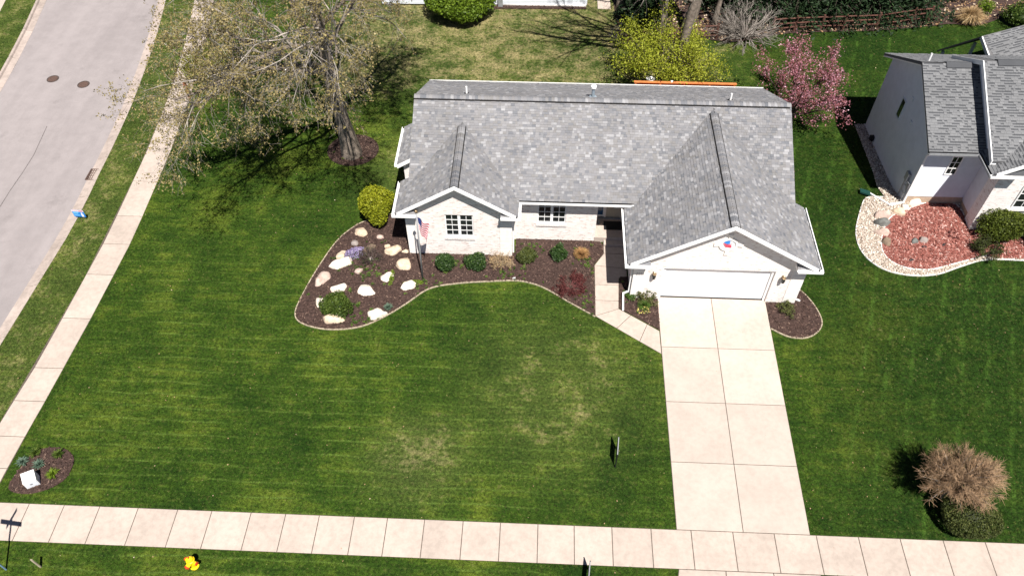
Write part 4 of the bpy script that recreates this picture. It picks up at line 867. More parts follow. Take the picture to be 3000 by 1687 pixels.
# roof vents
def vent(x, y, h, r, m, cap=None):
    z = mz(y); v_ = MB(HB); v_.lathe([(r, -0.1), (r, h), (r*0.75, h), (r*0.75, h-0.1)], (x, y, z), 12); o = v_.build('roof_vent', m, house, smooth=False)
    f = MB(HB); f.lathe([(r*2.6, -0.02-0.04), (r*2.4, 0.03), (r*1.05, 0.05)], (x, y, z), 12); f.build('flashing', 'black' if not cap else 'bluegrey', o)
    if cap: c_ = MB(HB); c_.lathe([(r*1.9, 0.0), (r*1.9, 0.10), (r*1.2, 0.15), (0, 0.17)], (x, y, z+h), 14); c_.build('vent_cap', 'white', o)
vent(-9.30, 8.35, 0.42, 0.05, 'white'); vent(-3.20, 8.28, 0.55, 0.075, 'bluegrey', True); vent(3.36, 8.25, 0.40, 0.05, 'white')
# gutters, fascia, rakes, returns
def gutter(p, q, outw, parent=house, o=HB, w=0.125, h=0.12, m='white'):
    """open trough along p->q, outw = unit vector away from the roof"""
    p, q, ow = Vector(p), Vector(q), Vector(outw); g_ = MB(o); t = 0.016
    def strip(a0, a1, z0, z1):
        g_.add([p+ow*a0+Vector((0, 0, z0)), p+ow*a1+Vector((0, 0, z0)), p+ow*a1+Vector((0, 0, z1)), p+ow*a0+Vector((0, 0, z1)), q+ow*a0+Vector((0, 0, z0)), q+ow*a1+Vector((0, 0, z0)), q+ow*a1+Vector((0, 0, z1)), q+ow*a0+Vector((0, 0, z1))],
               [(0, 1, 2, 3), (7, 6, 5, 4), (0, 4, 5, 1), (1, 5, 6, 2), (2, 6, 7, 3), (3, 7, 4, 0)])
    strip(-0.03, 0.0, -0.15, -0.005); strip(0.0, w-t, -h, -h+t); strip(w-t, w, -h, 0.0); strip(w-t-0.02, w-t, -0.016, -0.002)
    d = (q-p).normalized()
    return g_.build('gutter', m, parent)
gutter((-6.55, MY0, MZ0), (-1.15, MY0, MZ0), (0, -1, 0)); gutter((xr, MYB, MZ0), (xl, MYB, MZ0), (0, 1, 0))
gutter((GX-4.13, 3.1, 2.78), (GX-4.13, -0.46, 2.78), (-1, 0, 0)); gutter((GX+4.13, -0.46, 2.78), (GX+4.13, 3.42, 2.78), (1, 0, 0))
gutter((WX-2.81, 4.15, 3.06), (WX-2.81, 1.94, 3.06), (-1, 0, 0)); gutter((WX+2.81, 1.94, 3.06), (WX+2.81, 2.95, 3.06), (1, 0, 0)); gutter((-12.52, 8.2, 3.05), (-12.52, 5.3, 3.05), (-1, 0, 0))
def rake(p, q, out, parent=house, o=HB, d=0.20, t=0.045, m='white', soff=None):
    b_ = MB(o); p, q, ow = Vector(p), Vector(q), Vector(out)
    vs = [p, q, q+Vector((0, 0, -d)), p+Vector((0, 0, -d))]; b_.slabprism([tuple(v+ow*t) for v in vs], tuple(-ow*t)); r_ = b_.build('rake_board', m, parent)
    if soff: s_ = MB(o); s_.slabprism([tuple(p+Vector((0, 0, -d+0.045))), tuple(q+Vector((0, 0, -d+0.045))), tuple(q-ow*soff+Vector((0, 0, -d+0.045))), tuple(p-ow*soff+Vector((0, 0, -d+0.045)))], (0, 0, -0.015)); s_.build('soffit', m, r_)
up = 0.012
rake((GX, -0.42, GZ+up), (GX-4.02, -0.42, GZ-GS*4.02+up), (0, -1, 0), soff=0.42); rake((GX+4.02, -0.42, GZ-GS*4.02+up), (GX, -0.42, GZ+up), (0, -1, 0), soff=0.42)
rake((WX, 1.98, WZ+up), (WX-2.7, 1.98, WZ-WS*2.7+up), (0, -1, 0), soff=0.42); rake((WX+2.7, 1.98, WZ-WS*2.7+up), (WX, 1.98, WZ+up), (0, -1, 0), soff=0.42)
for sg, xx in ((-1, xl), (1, xr)):
    xq = xx-sg*0.06; rake((xq, MYR, MZR-0.03), (xq, MY0+0.02, MZ0-0.02), (sg, 0, 0)); rake((xq, MYB-0.02, MZ0-0.02), (xq, MYR, MZR-0.03), (sg, 0, 0))
rake((-11.72, 5.3, 3.54+up), (-12.5, 5.3, 3.06+up), (0, -1, 0), soff=0.25)
m = MB(HB)                               # soffits
m.box(-6.6, -1.2, MY0+0.02, MIDY, 2.895, 2.92); m.box(GX-4.11, -1.30, -0.40, 3.0, 2.63, 2.65); m.box(6.18, GX+4.11, -0.40, 3.40, 2.63, 2.65); m.box(WX-2.79, -11.78, 2.0, 4.1, 2.91, 2.93); m.box(-6.88, WX+2.79, 2.0, 3.0, 2.91, 2.93); m.box(-2.86, -1.30, MIDY, 4.85, 2.90, 2.93)
m.build('eave_soffit', 'white', house)
def cornice_return(x0, x1, y0, y1, z, sg):
    """boxed eave return with its own little shingled top and gutter"""
    r_ = MB(HB); r_.box(x0, x1, y0+0.05, y1, z-0.17, z-0.01); o = r_.build('cornice_return', 'white', house)
    t_ = MB(HB); zt = z+0.17
    if sg < 0: pts = [(x0, y0, z), (x1, y0, z), (x1, y1, zt), (x0+0.30, y1, zt)]
    else: pts = [(x0, y0, z), (x1, y0, z), (x1-0.30, y1, zt), (x0, y1, zt)]
    t_.poly(pts); e = [(x1, y0, z), (x1, y1, zt), (x1, y1, z-0.02)] if sg < 0 else [(x0, y0, z), (x0, y1, z-0.02), (x0, y1, zt)]; t_.poly(e); t_.build('return_flashing', 'shingle_o', o)
    n = math.hypot(y1-y0, zt-z); Tt = ((0, (y1-y0)/n, (zt-z)/n)); L = x1-x0
    shingle_plane((x0, y0, z+0.002), (1, 0, 0), Tt, n, (lambda t: [(0.30*t/n, L)]) if sg < 0 else (lambda t: [(0, L-0.30*t/n)]), rngR, o)
    gutter((x0-(0.12 if sg < 0 else 0), y0, z), (x1+(0.12 if sg > 0 else 0), y0, z), (0, -1, 0), o)
cornice_return(GX-4.13, -0.72, -0.42, -0.002, 2.775, -1); cornice_return(5.58, GX+4.13, -0.42, -0.002, 2.775, 1); cornice_return(WX-2.81, -11.2, 1.98, 2.398, 3.055, -1); cornice_return(-7.35, WX+2.81, 1.98, 2.398, 3.055, 1)
# downspouts
def spout(pts, parent, o, w=0.075, m='white', name='downspout'):
    d_ = MB(o)
    for a, b in zip(pts[:-1], pts[1:]):
        d = (Vector(b)-Vector(a)).normalized()*w*0.4; d_.bar(tuple(Vector(a)-d), tuple(Vector(b)+d), w, w*0.75, (0, 1, 0.2) if abs(d.z) > abs(d.y) and abs(d.z) > abs(d.x) else (0, 0, 1))
    return d_.build(name, m, parent)
p1, p2 = at(1585, 697), at(1568, 700); p3 = at(1566, 782)
spout([(-1.72, 0.12, 2.68), (-1.38, 0.14, 2.35), (-1.38, 0.14, 0.35), (-1.62, 0.12, 0.20), (-1.66, -0.8, 0.12)], house, HB)
spout([(6.4, 0.2, 2.68), (6.25, 0.15, 2.4), (6.25, 0.15, 0.15), (6.45, 0.1, 0.1)], house, HB); spout([(-6.62, 2.6, 2.95), (-6.80, 2.62, 2.6), (-6.80, 2.62, 0.1)], house, HB)

# ------------------------------------------------------------------ neighbour's house (built in its own frame)
NL = (12.5, 6.05, 0.5)
nb_ = thing('neighbour_house', NL, 'white sided house with steep shaded gable wall and stepped grey roof', 'house', rz=0.0)
ND, NE, NR_, NZR = 6.9, 4.05, 3.35, 6.15; NO = (0, 0, 0); NS = (NZR-NE)/(NR_+0.55)
def siding(mb, fn, z0, z1, pitch, width):
    """fn(u, off, z)->point; width(z)->(u0,u1)"""
    z = z0
    while z < z1-0.01:
        zt = min(z+pitch, z1); a0, a1 = width(z+0.001); b0, b1 = width(zt-0.001)
        if a1-a0 > 0.02: mb.add([fn(a0, 0.016, z), fn(a1, 0.016, z), fn(b1, 0.002, zt), fn(b0, 0.002, zt), fn(a0, 0, z), fn(a1, 0, z)], [(0, 1, 2, 3), (4, 5, 1, 0)])
        z += pitch
gw = lambda z: (0.0, ND) if z <= NE else (NR_-(NZR-0.1-z)/NS, NR_+(NZR-0.1-z)/NS)
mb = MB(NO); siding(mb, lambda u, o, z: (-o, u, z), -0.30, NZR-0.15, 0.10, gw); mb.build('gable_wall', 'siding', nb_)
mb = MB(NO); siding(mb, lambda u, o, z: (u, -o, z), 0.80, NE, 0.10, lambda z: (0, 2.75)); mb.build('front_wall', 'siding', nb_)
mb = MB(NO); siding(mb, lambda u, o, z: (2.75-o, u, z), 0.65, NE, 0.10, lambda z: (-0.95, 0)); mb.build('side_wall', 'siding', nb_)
mb = MB(NO); mb.box(2.72, 2.9, -1.62, -0.95, -0.3, NE); mb.quad((2.9, -1.618, -0.3), (11, -1.618, -0.3), (11, -1.618, NE), (2.9, -1.618, NE)); mb.poly([(2.9, -1.618, NE), (9.6, -1.618, NE), (6.25, -1.618, NE+0.55*3.35)]); mb.build('brick_wall', 'nbrick', nb_)
mb = MB(NO); mb.box(0.02, 2.77, 0.005, 0.2, -0.6, 0.80); mb.box(2.77, 2.95, -0.93, 0.2, -0.6, 0.65); mb.box(0.01, 0.2, 0.2, ND, -0.8, -0.30); mb.build('foundation', 'found', nb_)
mb = MB(NO); mb.quad((11, ND, -0.6), (0, ND, -0.6), (0, ND, NE), (11, ND, NE)); mb.build('back_wall', 'siding', nb_)
XU = 2.05; UZR, UY, UYF = 6.72, 2.75, -1.5
rm = MB(NO); rm.slabprism([(-0.35, -0.55, NE), (XU+0.3, -0.55, NE), (XU+0.3, NR_, NZR), (-0.35, NR_, NZR)], (0, 0, -0.12)); rm.slabprism([(12, ND+0.42, NE), (-0.35, ND+0.42, NE), (-0.35, NR_, NZR), (12, NR_, NZR)], (0, 0, -0.12)); nr = rm.build('lower_roof', 'deckroof', nb_)
nn = math.hypot(1, NS); rngN = np.random.default_rng(9)
shingle_plane((-0.35, -0.55, NE), (1, 0, 0), (0, 1/nn, NS/nn), (NR_+0.55)*nn, lambda t: [(0, XU+0.65)], rngN, nr, 'nshingle', off=NO)
shingle_plane((12, ND+0.42, NE), (-1, 0, 0), (0, -1/nn, NS/nn), (NR_+0.55)*nn, lambda t: [(0, 12.35)], rngN, nr, 'nshingle', off=NO)
US = NS*1.02; uzf = UZR-US*(UY-UYF)
rm = MB(NO); rm.slabprism([(XU, UYF, uzf), (12, UYF, uzf), (12, UY, UZR), (XU, UY, UZR)], (0, 0, -0.10)); rm.slabprism([(12, UY+2.6, UZR-US*2.6), (XU, UY+2.6, UZR-US*2.6), (XU, UY, UZR), (12, UY, UZR)], (0, 0, -0.10)); nu_ = rm.build('upper_roof', 'deckroof', nb_)
un = math.hypot(1, US)
shingle_plane((XU, UYF, uzf), (1, 0, 0), (0, 1/un, US/un), (UY-UYF)*un, lambda t: [(0, 9.2)], rngN, nu_, 'nshingle', off=NO); shingle_plane((12, UY+2.6, UZR-US*2.6), (-1, 0, 0), (0, -1/un, US/un), 2.6*un, lambda t: [(0, 9.2)], rngN, nu_, 'nshingle', off=NO)
mb = MB(NO); mb.poly([(XU+0.22, UYF+0.3, uzf-0.3), (XU+0.22, UYF+0.3, uzf+0.05), (XU+0.22, UY, UZR-0.08), (XU+0.22, UY+2.4, UZR-US*2.4-0.08), (XU+0.22, UY+2.4, 3.4)]); mb.build('step_wall', 'siding', nb_)
rake((XU, UY, UZR+0.01), (XU, UYF, uzf+0.01), (-1, 0, 0), nb_, NO, d=0.24, soff=0.22); rake((XU, UY+2.6, UZR-US*2.6+0.01), (XU, UY, UZR+0.01), (-1, 0, 0), nb_, NO, d=0.24)
# projecting front gable of the neighbour
ex, ez, es = 2.0, NE, 0.55
rm = MB(NO); rm.slabprism([(ex, -0.4, ez), (ex, -2.05, ez), (6.25, -2.05, ez+es*4.25), (6.25, 2.4, ez+es*4.25), (2.85, -0.4, ez+es*0.85)], (0, 0, -0.12)); rm.slabprism([(6.25, -2.05, ez+es*4.25), (10.5, -2.05, ez), (10.5, 2, ez), (6.25, 2.4, ez+es*4.25)], (0, 0, -0.12)); ng = rm.build('front_gable_roof', 'deckroof', nb_)
en = math.hypot(1, es)
def nspan(t):
    z = ez+es*t/en; yv = UY-(UZR-z)/US+0.15; hi = -0.42 if t < 0.5 else max(min(yv, 2.4), -0.42); return [(-(hi+2.05), 0)]
shingle_plane((ex, -2.05, ez), (0, -1, 0), (1/en, 0, es/en), 4.25*en, nspan, rngN, ng, 'nshingle', off=NO)
shingle_plane((10.5, -2.05, ez), (0, 1, 0), (-1/en, 0, es/en), 4.25*en, lambda t: [(0, 4)], rngN, ng, 'nshingle', off=NO)
rake((6.25, -2.05, ez+es*4.25+0.01), (ex+0.15, -2.05, ez+es*0.15+0.01), (0, -1, 0), nb_, NO, soff=0.42)
mb = MB(NO); mb.box(ex+0.02, ex+1.5, -2.0, -1.62, ez-0.18, ez-0.02); mb.build('cornice_return', 'white', nb_)
mb = MB(NO); mb.slabprism([(ex, -2.05, ez+0.004), (ex+1.5, -2.05, ez+0.004), (ex+1.5, -1.63, ez+0.19), (ex+0.3, -1.63, ez+0.19)], (0, 0, -0.02)); mb.build('return_top', 'nshingle', nb_)
gutter((ex+1.5, -2.05, ez), (ex-0.1, -2.05, ez), (0, -1, 0), nb_, NO); gutter((ex, -0.5, ez), (ex, -2.1, ez), (-1, 0, 0), nb_, NO, m='leadgrey'); gutter((ex-0.02, -0.55, NE), (-0.35, -0.55, NE), (0, -1, 0), nb_, NO, m='leadgrey')
rake((-0.32, NR_, NZR-0.015), (-0.32, -0.53, NE-0.015), (-1, 0, 0), nb_, NO, d=0.17, t=0.02, soff=0.32); rake((-0.32, ND+0.40, NE-0.015), (-0.32, NR_, NZR-0.015), (-1, 0, 0), nb_, NO, d=0.17, t=0.02, soff=0.32)
mb = MB(NO); mb.box(-0.25, 2.75, -0.53, 0, NE-0.15, NE-0.13); mb.box(ex+0.02, 2.75, -2.0, -0.55, NE-0.15, NE-0.13); mb.build('eave_soffit', 'siding', nb_)
for a, b, y, z in ((0.75, 1.9, NR_, NZR), (XU+0.6, 6.5, UY, UZR)):
    mb = MB(NO)
    for sg in (-1, 1): mb.slabprism([(a, y, z+0.07), (b, y, z+0.07), (b, y+sg*0.24, z+0.07-NS*0.24), (a, y+sg*0.24, z+0.07-NS*0.24)], (0, 0, -0.055))
    mb.build('ridge_vent', 'nshingle', nb_)
v_ = MB(NO); v_.lathe([(0.05, -0.1), (0.05, 0.45), (0.035, 0.45)], (0.15, NR_+0.45, NZR-0.24), 10); v_.build('roof_vent', 'white', nb_)
m = MB(NO)                                              # slanting shape comes from perspective only: plain windows
def side_window(y0, y1, z0, z1):
    m = MB(NO); m.box(-0.05, 0.02, y0, y1, z0, z0+0.05); m.box(-0.05, 0.02, y0, y1, z1-0.05, z1); m.box(-0.05, 0.02, y0, y0+0.05, z0+0.05, z1-0.05); m.box(-0.05, 0.02, y1-0.05, y1, z0+0.05, z1-0.05); wo = m.build('window', 'siding', nb_)
    m = MB(NO); m.box(-0.028, 0.0, y0+0.05, y1-0.05, z0+0.05, z1-0.05); m.build('pane', 'glass', wo)
side_window(3.75, 4.25, 2.5, 3.6)
pane_window('window', 1.18, 1.72, 2.25, 3.4, -0.03, nb_, NO, 2, 3, sash=1); pane_window('window', 4.0, 5.8, 1.75, 3.1, -1.66, nb_, NO, 2, 3, sash=2)
m = MB(NO); m.box(3.85, 5.95, -1.72, -1.62, 1.58, 1.7); m.build('sill', 'nbrick', nb_)
spout([(0.1, -0.5, NE-0.12), (-0.06, -0.08, NE-0.6), (-0.06, -0.08, 0.45)], nb_, NO, 0.085)
def loc(u, v, dz): p = at(u, v); return (p[0]-NL[0], p[1]-NL[1], p[2]-NL[2]+dz)
zr = lambda x, y: ((2520+x/7.625)/K, (430+y/7.625)/K)
spout([(-0.06, -0.1, 0.45), loc(*zr(630, 1340), 0.14), loc(*zr(190, 1075), 0.12)], nb_, NO, 0.085, name='downspout_extension')
c1, c2, c3, c4 = loc(*zr(210, 1140), 0.10), loc(*zr(190, 1050), 0.10), loc(*zr(-30, 985), 0.10), loc(*zr(-20, 1070), 0.10)
m = MB(NO); m.slabprism([c1, c2, c3, c4], (0, 0, 0.09)); m.build('splash_guard', 'greenplastic', nb_)
m = MB(NO); m.box(-0.16, -0.02, 0.40, 0.72, 1.35, 1.8); m.box(-0.12, -0.02, 0.10, 0.30, 1.15, 1.45); mo = m.build('electric_meter', 'leadgrey', nb_)
m = MB(NO); m.tube([(-0.10, 0.62, 1.4), (-0.10, 0.62, 0.0)], 0.03, 6); m.tube([(-0.08, 0.2, 1.15), (-0.08, 0.2, 0.1)], 0.02, 6); m.build('conduit', 'leadgrey', mo)
m = MB(NO); m.tube([(-0.1, 0.35+0.22*math.cos(a), 0.95+0.22*math.sin(a)) for a in np.linspace(0.3, 6.4, 14)], 0.018, 5); m.build('cable_loop', 'leadgrey', mo)
m = MB(NO); m.box(-0.22, -0.02, 5.3, 5.5, -0.1, 0.15); m.tube([(-0.12+0.02, 5.4+0.16*math.cos(a), 0.0+0.16*math.sin(a)) for a in np.linspace(0, 6.3, 13)], 0.03, 5); m.build('hose_reel', 'black', nb_)
for y, z in ((3.35, 4.1), (2.55, 3.3)): m = MB(NO); m.box(-0.05, -0.005, y-0.1, y+0.1, z-0.09, z+0.09); m.build('wall_vent', 'siding', nb_)
# the neighbour's rear porch
pr = thing('rear_porch', (18.6, 14.5, 0.3), 'grey shingled porch roof on white posts behind the neighbouring house', 'porch')
PO = (18.6, 14.5, 0.3); q0, q1, q2 = np.array([18.1, 15.75, 4.2]), np.array([18.55, 13.4, 3.2]), np.array([26.0, 19.3, 4.2])
rm = MB(PO); sd = (q2-q0)/np.linalg.norm(q2-q0); dn = q1-q0; dn = dn-sd*(dn@sd); LT = np.linalg.norm(dn); tdir = -dn/LT; sk = float((q1-q0)@sd); E0 = q0+dn
rm.slabprism([tuple(q0), tuple(E0+sd*sk), tuple(E0+sd*9), tuple(q0+sd*9)], (0, 0, -0.12)); po = rm.build('porch_roof', 'deckroof', pr)
shingle_plane(E0, sd, tdir, LT, lambda t: [(max(0, sk*(1-t/LT)), 9)], rngN, po, 'nshingle', off=PO)
b_ = MB(PO); b_.bar(tuple(q0+np.array([0, 0, -0.09])), tuple(E0+sd*sk+np.array([0, 0, -0.09])), 0.07, 0.2); b_.build('rake_board', 'white', pr)
nd2 = np.array([sd[1]*-1, sd[0], 0]); f0 = q0+nd2*2.2
rm = MB(PO); rm.slabprism([tuple(q0), tuple(q0+sd*9), tuple(f0+sd*9-np.array([0, 0, 2.2])), tuple(f0-np.array([0, 0, 2.2]))], (0, 0, -0.12)); rm.build('porch_roof_rear', 'nshingle', pr)
for k in (0.25, 2.6, 5.2):
    c_ = E0+sd*(sk+k)+tdir*0.4; b_ = MB(PO); b_.box(c_[0]-0.07, c_[0]+0.07, c_[1]-0.07, c_[1]+0.07, 0.3, c_[2]-0.14); b_.build('post', 'siding', pr)
    c_ = f0+sd*k-nd2*0.2; b_ = MB(PO); b_.box(c_[0]-0.07, c_[0]+0.07, c_[1]-0.07, c_[1]+0.07, 0.3, 2.0); b_.build('post', 'siding', pr)
# house behind
bh = thing('rear_white_house', (-9, 29, 0), 'white horizontal sided house beyond the back lawn', 'house'); BO = (-9, 29, 0)
mb = MB(BO); siding(mb, lambda u, o, z: (u, 25.0+0.03*(u+9)-o, z), 0.12, 2.9, 0.11, lambda z: (-16.5, -2.85)); siding(mb, lambda u, o, z: (-2.85+o, u, z), 0.12, 2.9, 0.11, lambda z: (25.2, 34)); mb.build('wall', 'siding', bh)
mb = MB(BO); mb.box(-16.45, -2.9, 25.25, 34, 0.0, 2.9); mb.box(-16.4, -2.9, 25.02, 25.3, -0.1, 0.12); mb.build('foundation', 'wedging', bh)
rm = MB(BO); rm.slabprism([(-17, 24.6, 2.85), (-2.4, 24.6, 2.85), (-2.4, 29.5, 5.2), (-17, 29.5, 5.2)], (0, 0, -0.12)); rm.slabprism([(-2.4, 34.4, 2.85), (-17, 34.4, 2.85), (-17, 29.5, 5.2), (-2.4, 29.5, 5.2)], (0, 0, -0.12)); rm.build('roof', 'nshingle', bh)
m = MB(BO); m.box(-8.75, -8.45, 24.78, 24.98, 0.05, 0.75); m.tube([(-8.6, 24.85, 0.7), (-8.6, 24.85, 1.2)], 0.05, 6); m.build('utility_meter', 'leadgrey', bh)

# ------------------------------------------------------------------ boulders
def ico(sub):
    import bmesh
    bm = bmesh.new(); bmesh.ops.create_icosphere(bm, subdivisions=sub, radius=1.0); v = np.array([q.co[:] for q in bm.verts]); f = [tuple(x.index for x in p.verts) for p in bm.faces]; bm.free(); return v, f
ICO = ico(3)
def boulder(p, w_, d_, h_, rot, m, label, seed, group=None, z=0.04):
    rng = np.random.default_rng(seed); V = ICO[0].copy()
    for _ in range(14):                                   # flat cut facets
        k = rng.normal(0, 1, 3); k[2] = abs(k[2])*0.7; k /= np.linalg.norm(k); lim = rng.uniform(0.55, 0.85); e = V@k; V -= np.outer(np.maximum(e-lim, 0)*0.95, k)
    r = np.ones(len(V))
    for _ in range(6): k = rng.normal(0, 1, 3)*rng.uniform(1.5, 5); r += 0.035*np.sin(V@k+rng.uniform(0, 6))
    V = V*r[:, None]; V[:, 2] = np.maximum(V[:, 2], -0.35)
    V /= np.abs(V).max(0)
    V = V*np.array([w_/2, d_/2, h_]); c, s = math.cos(rot), math.sin(rot); V = np.stack([V[:, 0]*c-V[:, 1]*s, V[:, 0]*s+V[:, 1]*c, V[:, 2]], 1)
    me = bpy.data.meshes.new('boulder'); me.from_pydata([tuple(v) for v in V], [], ICO[1]); me.materials.append(MT[m]); me.polygons.foreach_set('use_smooth', [True]*len(ICO[1]))
    o = link(bpy.data.objects.new('boulder', me)); o.location = (p[0], p[1], float(H(p[0], p[1]))+z); tag(o, label, 'boulder', group); return o
def zb(x, y): return ((860+x/4.262)/K, (640+y/4.262)/K)
BL = [(840, 165, 170, 130, .35, 'st_tan', 'pale triangular boulder next to the lime-green globe shrub'), (760, 305, 100, 75, .1, 'st_grey', 'small rounded grey boulder beyond the purple flowers'), (1085, 230, 90, 55, 0, 'st_pink', 'small tan rock behind the bare dark bush'),
 (590, 465, 175, 95, .95, 'st_tan', 'tan boulder tilted against the purple flowers'), (615, 555, 285, 85, .55, 'st_white', 'long white boulder lying below the purple flowers'), (945, 385, 190, 85, .7, 'st_brown', 'brown flat boulder half hidden by the bare dark bush'),
 (1180, 350, 75, 50, 0, 'st_tan', 'smallest tan rock between bare bush and house corner'), (1265, 395, 230, 105, .6, 'st_tan', 'big tan boulder near the shaded house corner'), (1400, 412, 85, 50, .4, 'st_tan', 'low tan rock touching the house corner'),
 (970, 508, 70, 45, 0, 'st_grey', 'small pale grey stone under the bare dark bush'), (1385, 568, 195, 140, 1.0, 'st_tan', 'oval tan boulder beside the flagpole'), (820, 652, 92, 75, 0, 'st_pink', 'round pinkish rock alone in the middle of the bed'),
 (350, 755, 215, 120, .85, 'st_pink', 'pinkish pointed boulder near the outer lawn edge'), (1165, 725, 130, 120, 1.3, 'st_white', 'white boulder with lime ground cover along one side'), (1425, 845, 195, 100, .5, 'st_white', 'white boulder nearest the flagpole base on its lawn side'),
 (580, 870, 205, 120, .6, 'st_white', 'white boulder standing behind the yew shrub'), (915, 885, 150, 165, 1.35, 'st_white', 'upright white boulder in the bed centre'), (370, 1045, 140, 165, 1.1, 'st_white', 'white boulder to the outer side of the yew shrub'),
 (490, 1248, 235, 90, .1, 'st_tan', 'flat cream boulder on the tip of the bed below the yew'), (1030, 1190, 225, 125, .2, 'st_white', 'blocky white boulder beside the blue-green iris clump')]
for i, (x, y, w_, h_, r, m, lab) in enumerate(BL):
    ww = w_/4.262/48; dd = h_/4.262/40
    boulder(at(*zb(x, y+h_*0.12)), ww, max(dd, ww*0.5), 0.20*max(ww, dd)+0.06, r, m, lab, 100+i)
def zn(x, y): return ((2540+x/5.6)/K, (560+y/5.6)/K)
NBL = [(785, 215, 215, 115, .3, 'st_white', 'large cream boulder under the neighbouring downspout elbow'), (615, 280, 130, 100, .1, 'st_white', 'white boulder at the end of the neighbouring boulder row'), (475, 345, 235, 130, -.3, 'st_tan', 'yellowish boulder beside the white downspout extension'), (265, 385, 245, 130, -.2, 'st_pink', 'pinkish white boulder on the gravel by the red mulch'),
 (255, 515, 225, 165, .3, 'st_dgrey', 'dark grey boulder in the row along the red mulch'), (250, 675, 250, 125, -.3, 'st_pink', 'pale pink boulder between the dark grey and brown ones'), (325, 825, 155, 150, .2, 'st_brown', 'brown boulder at the lower end of the row'),
 (905, 800, 165, 110, .1, 'st_grey', 'grey boulder standing in the red mulch'), (760, 825, 110, 95, .5, 'st_dgrey', 'small dark stone leaning on the grey boulder in red mulch')]
for i, (x, y, w_, h_, r, m, lab) in enumerate(NBL):
    ww = w_/5.6/50; dd = h_/5.6/42; boulder(at(*zn(x, y+h_*0.15)), ww, max(dd*0.9, ww*0.55), 0.3*max(ww, dd)+0.08, r, m, lab, 300+i, z=0.06)
for i, (x, y, lab) in enumerate([(930, 925, 'black flat stone lying in front of the grey boulder'), (715, 1145, 'black flat stone near the front edging of the red mulch'), (1255, 890, 'black flat stone close to the brown shrub')]): boulder(at(*zn(x, y)), 0.32, 0.16, 0.05, .3*i, 'black', lab, 330+i, z=0.075)

# ------------------------------------------------------------------ things in the yard
fb = at(1063.5, 702); fp = thing('flagpole', (fb[0], fb[1], 0.0), 'grey flagpole with gold ball and drooping striped flag beside the house', 'flagpole')
tp = at(1056, 494.0*1.0, 4.3); tx, ty = 0.10, 0.0
m = MB(); m.tube([(0, 0, -0.1), (tx*0.5, ty*0.5, 2.2), (tx, ty, 4.36)], [0.042, 0.038, 0.028], 10); m.build('pole', 'leadgrey', fp, smooth=True)
m = MB(); m.lathe([(0.0, -0.085), (0.055, -0.06), (0.085, 0.0), (0.055, 0.06), (0.0, 0.085)], (tx, ty, 4.44), 14); m.build('ball_finial', 'brass', fp, smooth=True)
fl = MB(); nu, nv = 26, 20; rng = np.random.default_rng(4)
def fpt(i, j):                            # u along the hoist (down the pole), v out along the fly; cloth hangs in folds
    u = i/nu; v = j/nv; z = 4.15-u*0.75-v*0.85*(0.6+0.4*u); out = 0.04+v*0.42*(1-0.35*u); fold = 0.08*math.sin(v*8+u*2.0)*(0.25+v)
    return (tx+out+fold*0.35, ty-0.04+fold, z)
vs = [fpt(i, j) for i in range(nu+1) for j in range(nv+1)]
for i in range(nu):
    for j in range(nv):
        can = i < nu*7/13 and j < nv*0.4; mi = 2 if can else (0 if int(i/nu*13) % 2 == 0 else 1)
        fl.add([vs[i*(nv+1)+j], vs[i*(nv+1)+j+1], vs[(i+1)*(nv+1)+j+1], vs[(i+1)*(nv+1)+j]], [(0, 1, 2, 3)], mi)
fl.build('flag', ['flag_red', 'flag_white', 'flag_blue'], fp)
# yard sign
ys_ = at(206, 551); yd = thing('yard_sign', (ys_[0], ys_[1], 0), 'small blue and white yard sign on wire legs beside the street kerb', 'sign', rz=math.radians(-3)); sw_, sh_, sb = 0.62, 0.46, 0.16
def onface(mb, u0, u1, v0, v1, off, mi=0): mb.box(-sw_/2+u0*sw_, -sw_/2+u1*sw_, -0.006-off, -0.004-off, sb+v0*sh_, sb+v1*sh_, mi)
m = MB(); m.box(-sw_/2, sw_/2, -0.004, 0.004, sb, sb+sh_); m.build('panel', 'sign_blue', yd)
m = MB(); onface(m, 0.0, 1.0, 0.78, 1.0, 0.0); m.build('header_band', 'flag_white', yd)
m = MB(); onface(m, 0.05, 0.55, 0.90, 0.95, 0.002); onface(m, 0.6, 0.95, 0.83, 0.95, 0.002); m.build('header_print', 'sign_red', yd)
m = MB()
for v, u1 in ((0.60, 0.52), (0.47, 0.48), (0.2, 0.55)): onface(m, 0.06, u1, v, v+0.07, 0.002)
m.build('print_lines', 'sign_cyan', yd)
m = MB(); onface(m, 0.68, 0.86, 0.05, 0.45, 0.002); onface(m, 0.72, 0.82, 0.45, 0.66, 0.002); m.build('print_figure', 'flag_white', yd)
for s in (-1, 1): m = MB(); m.tube([(s*0.2, 0.008, -0.1), (s*0.2, 0.008, sb+sh_*0.6)], 0.005, 5); m.build('wire_leg', 'leadgrey', yd)
# dark signs seen edge on
def edge_sign(u, v, label, hgt=0.95, ln=0.78):
    p = at(u, v); t = thing('lawn_sign', (p[0], p[1], 0), label, 'sign', rz=math.radians(84))
    m = MB(); m.box(-ln/2, ln/2, -0.014, 0.014, 0.30, hgt); m.build('panel', 'black', t)
    for s in (-1, 1): m = MB(); m.box(s*(ln/2+0.012)-0.012, s*(ln/2+0.012)+0.012, -0.02, 0.02, -0.1, hgt+0.06); m.build('post', 'black', t)
    m = MB(); m.box(-ln/2, ln/2, -0.018, 0.018, hgt+0.002, hgt+0.022); m.build('top_rail', 'leadgrey', t)
edge_sign(1549, 1152, 'black framed lawn sign standing edge-on near the driveway'); edge_sign(1478, 1462, 'black framed lawn sign at the verge between front walk and street', 0.85)
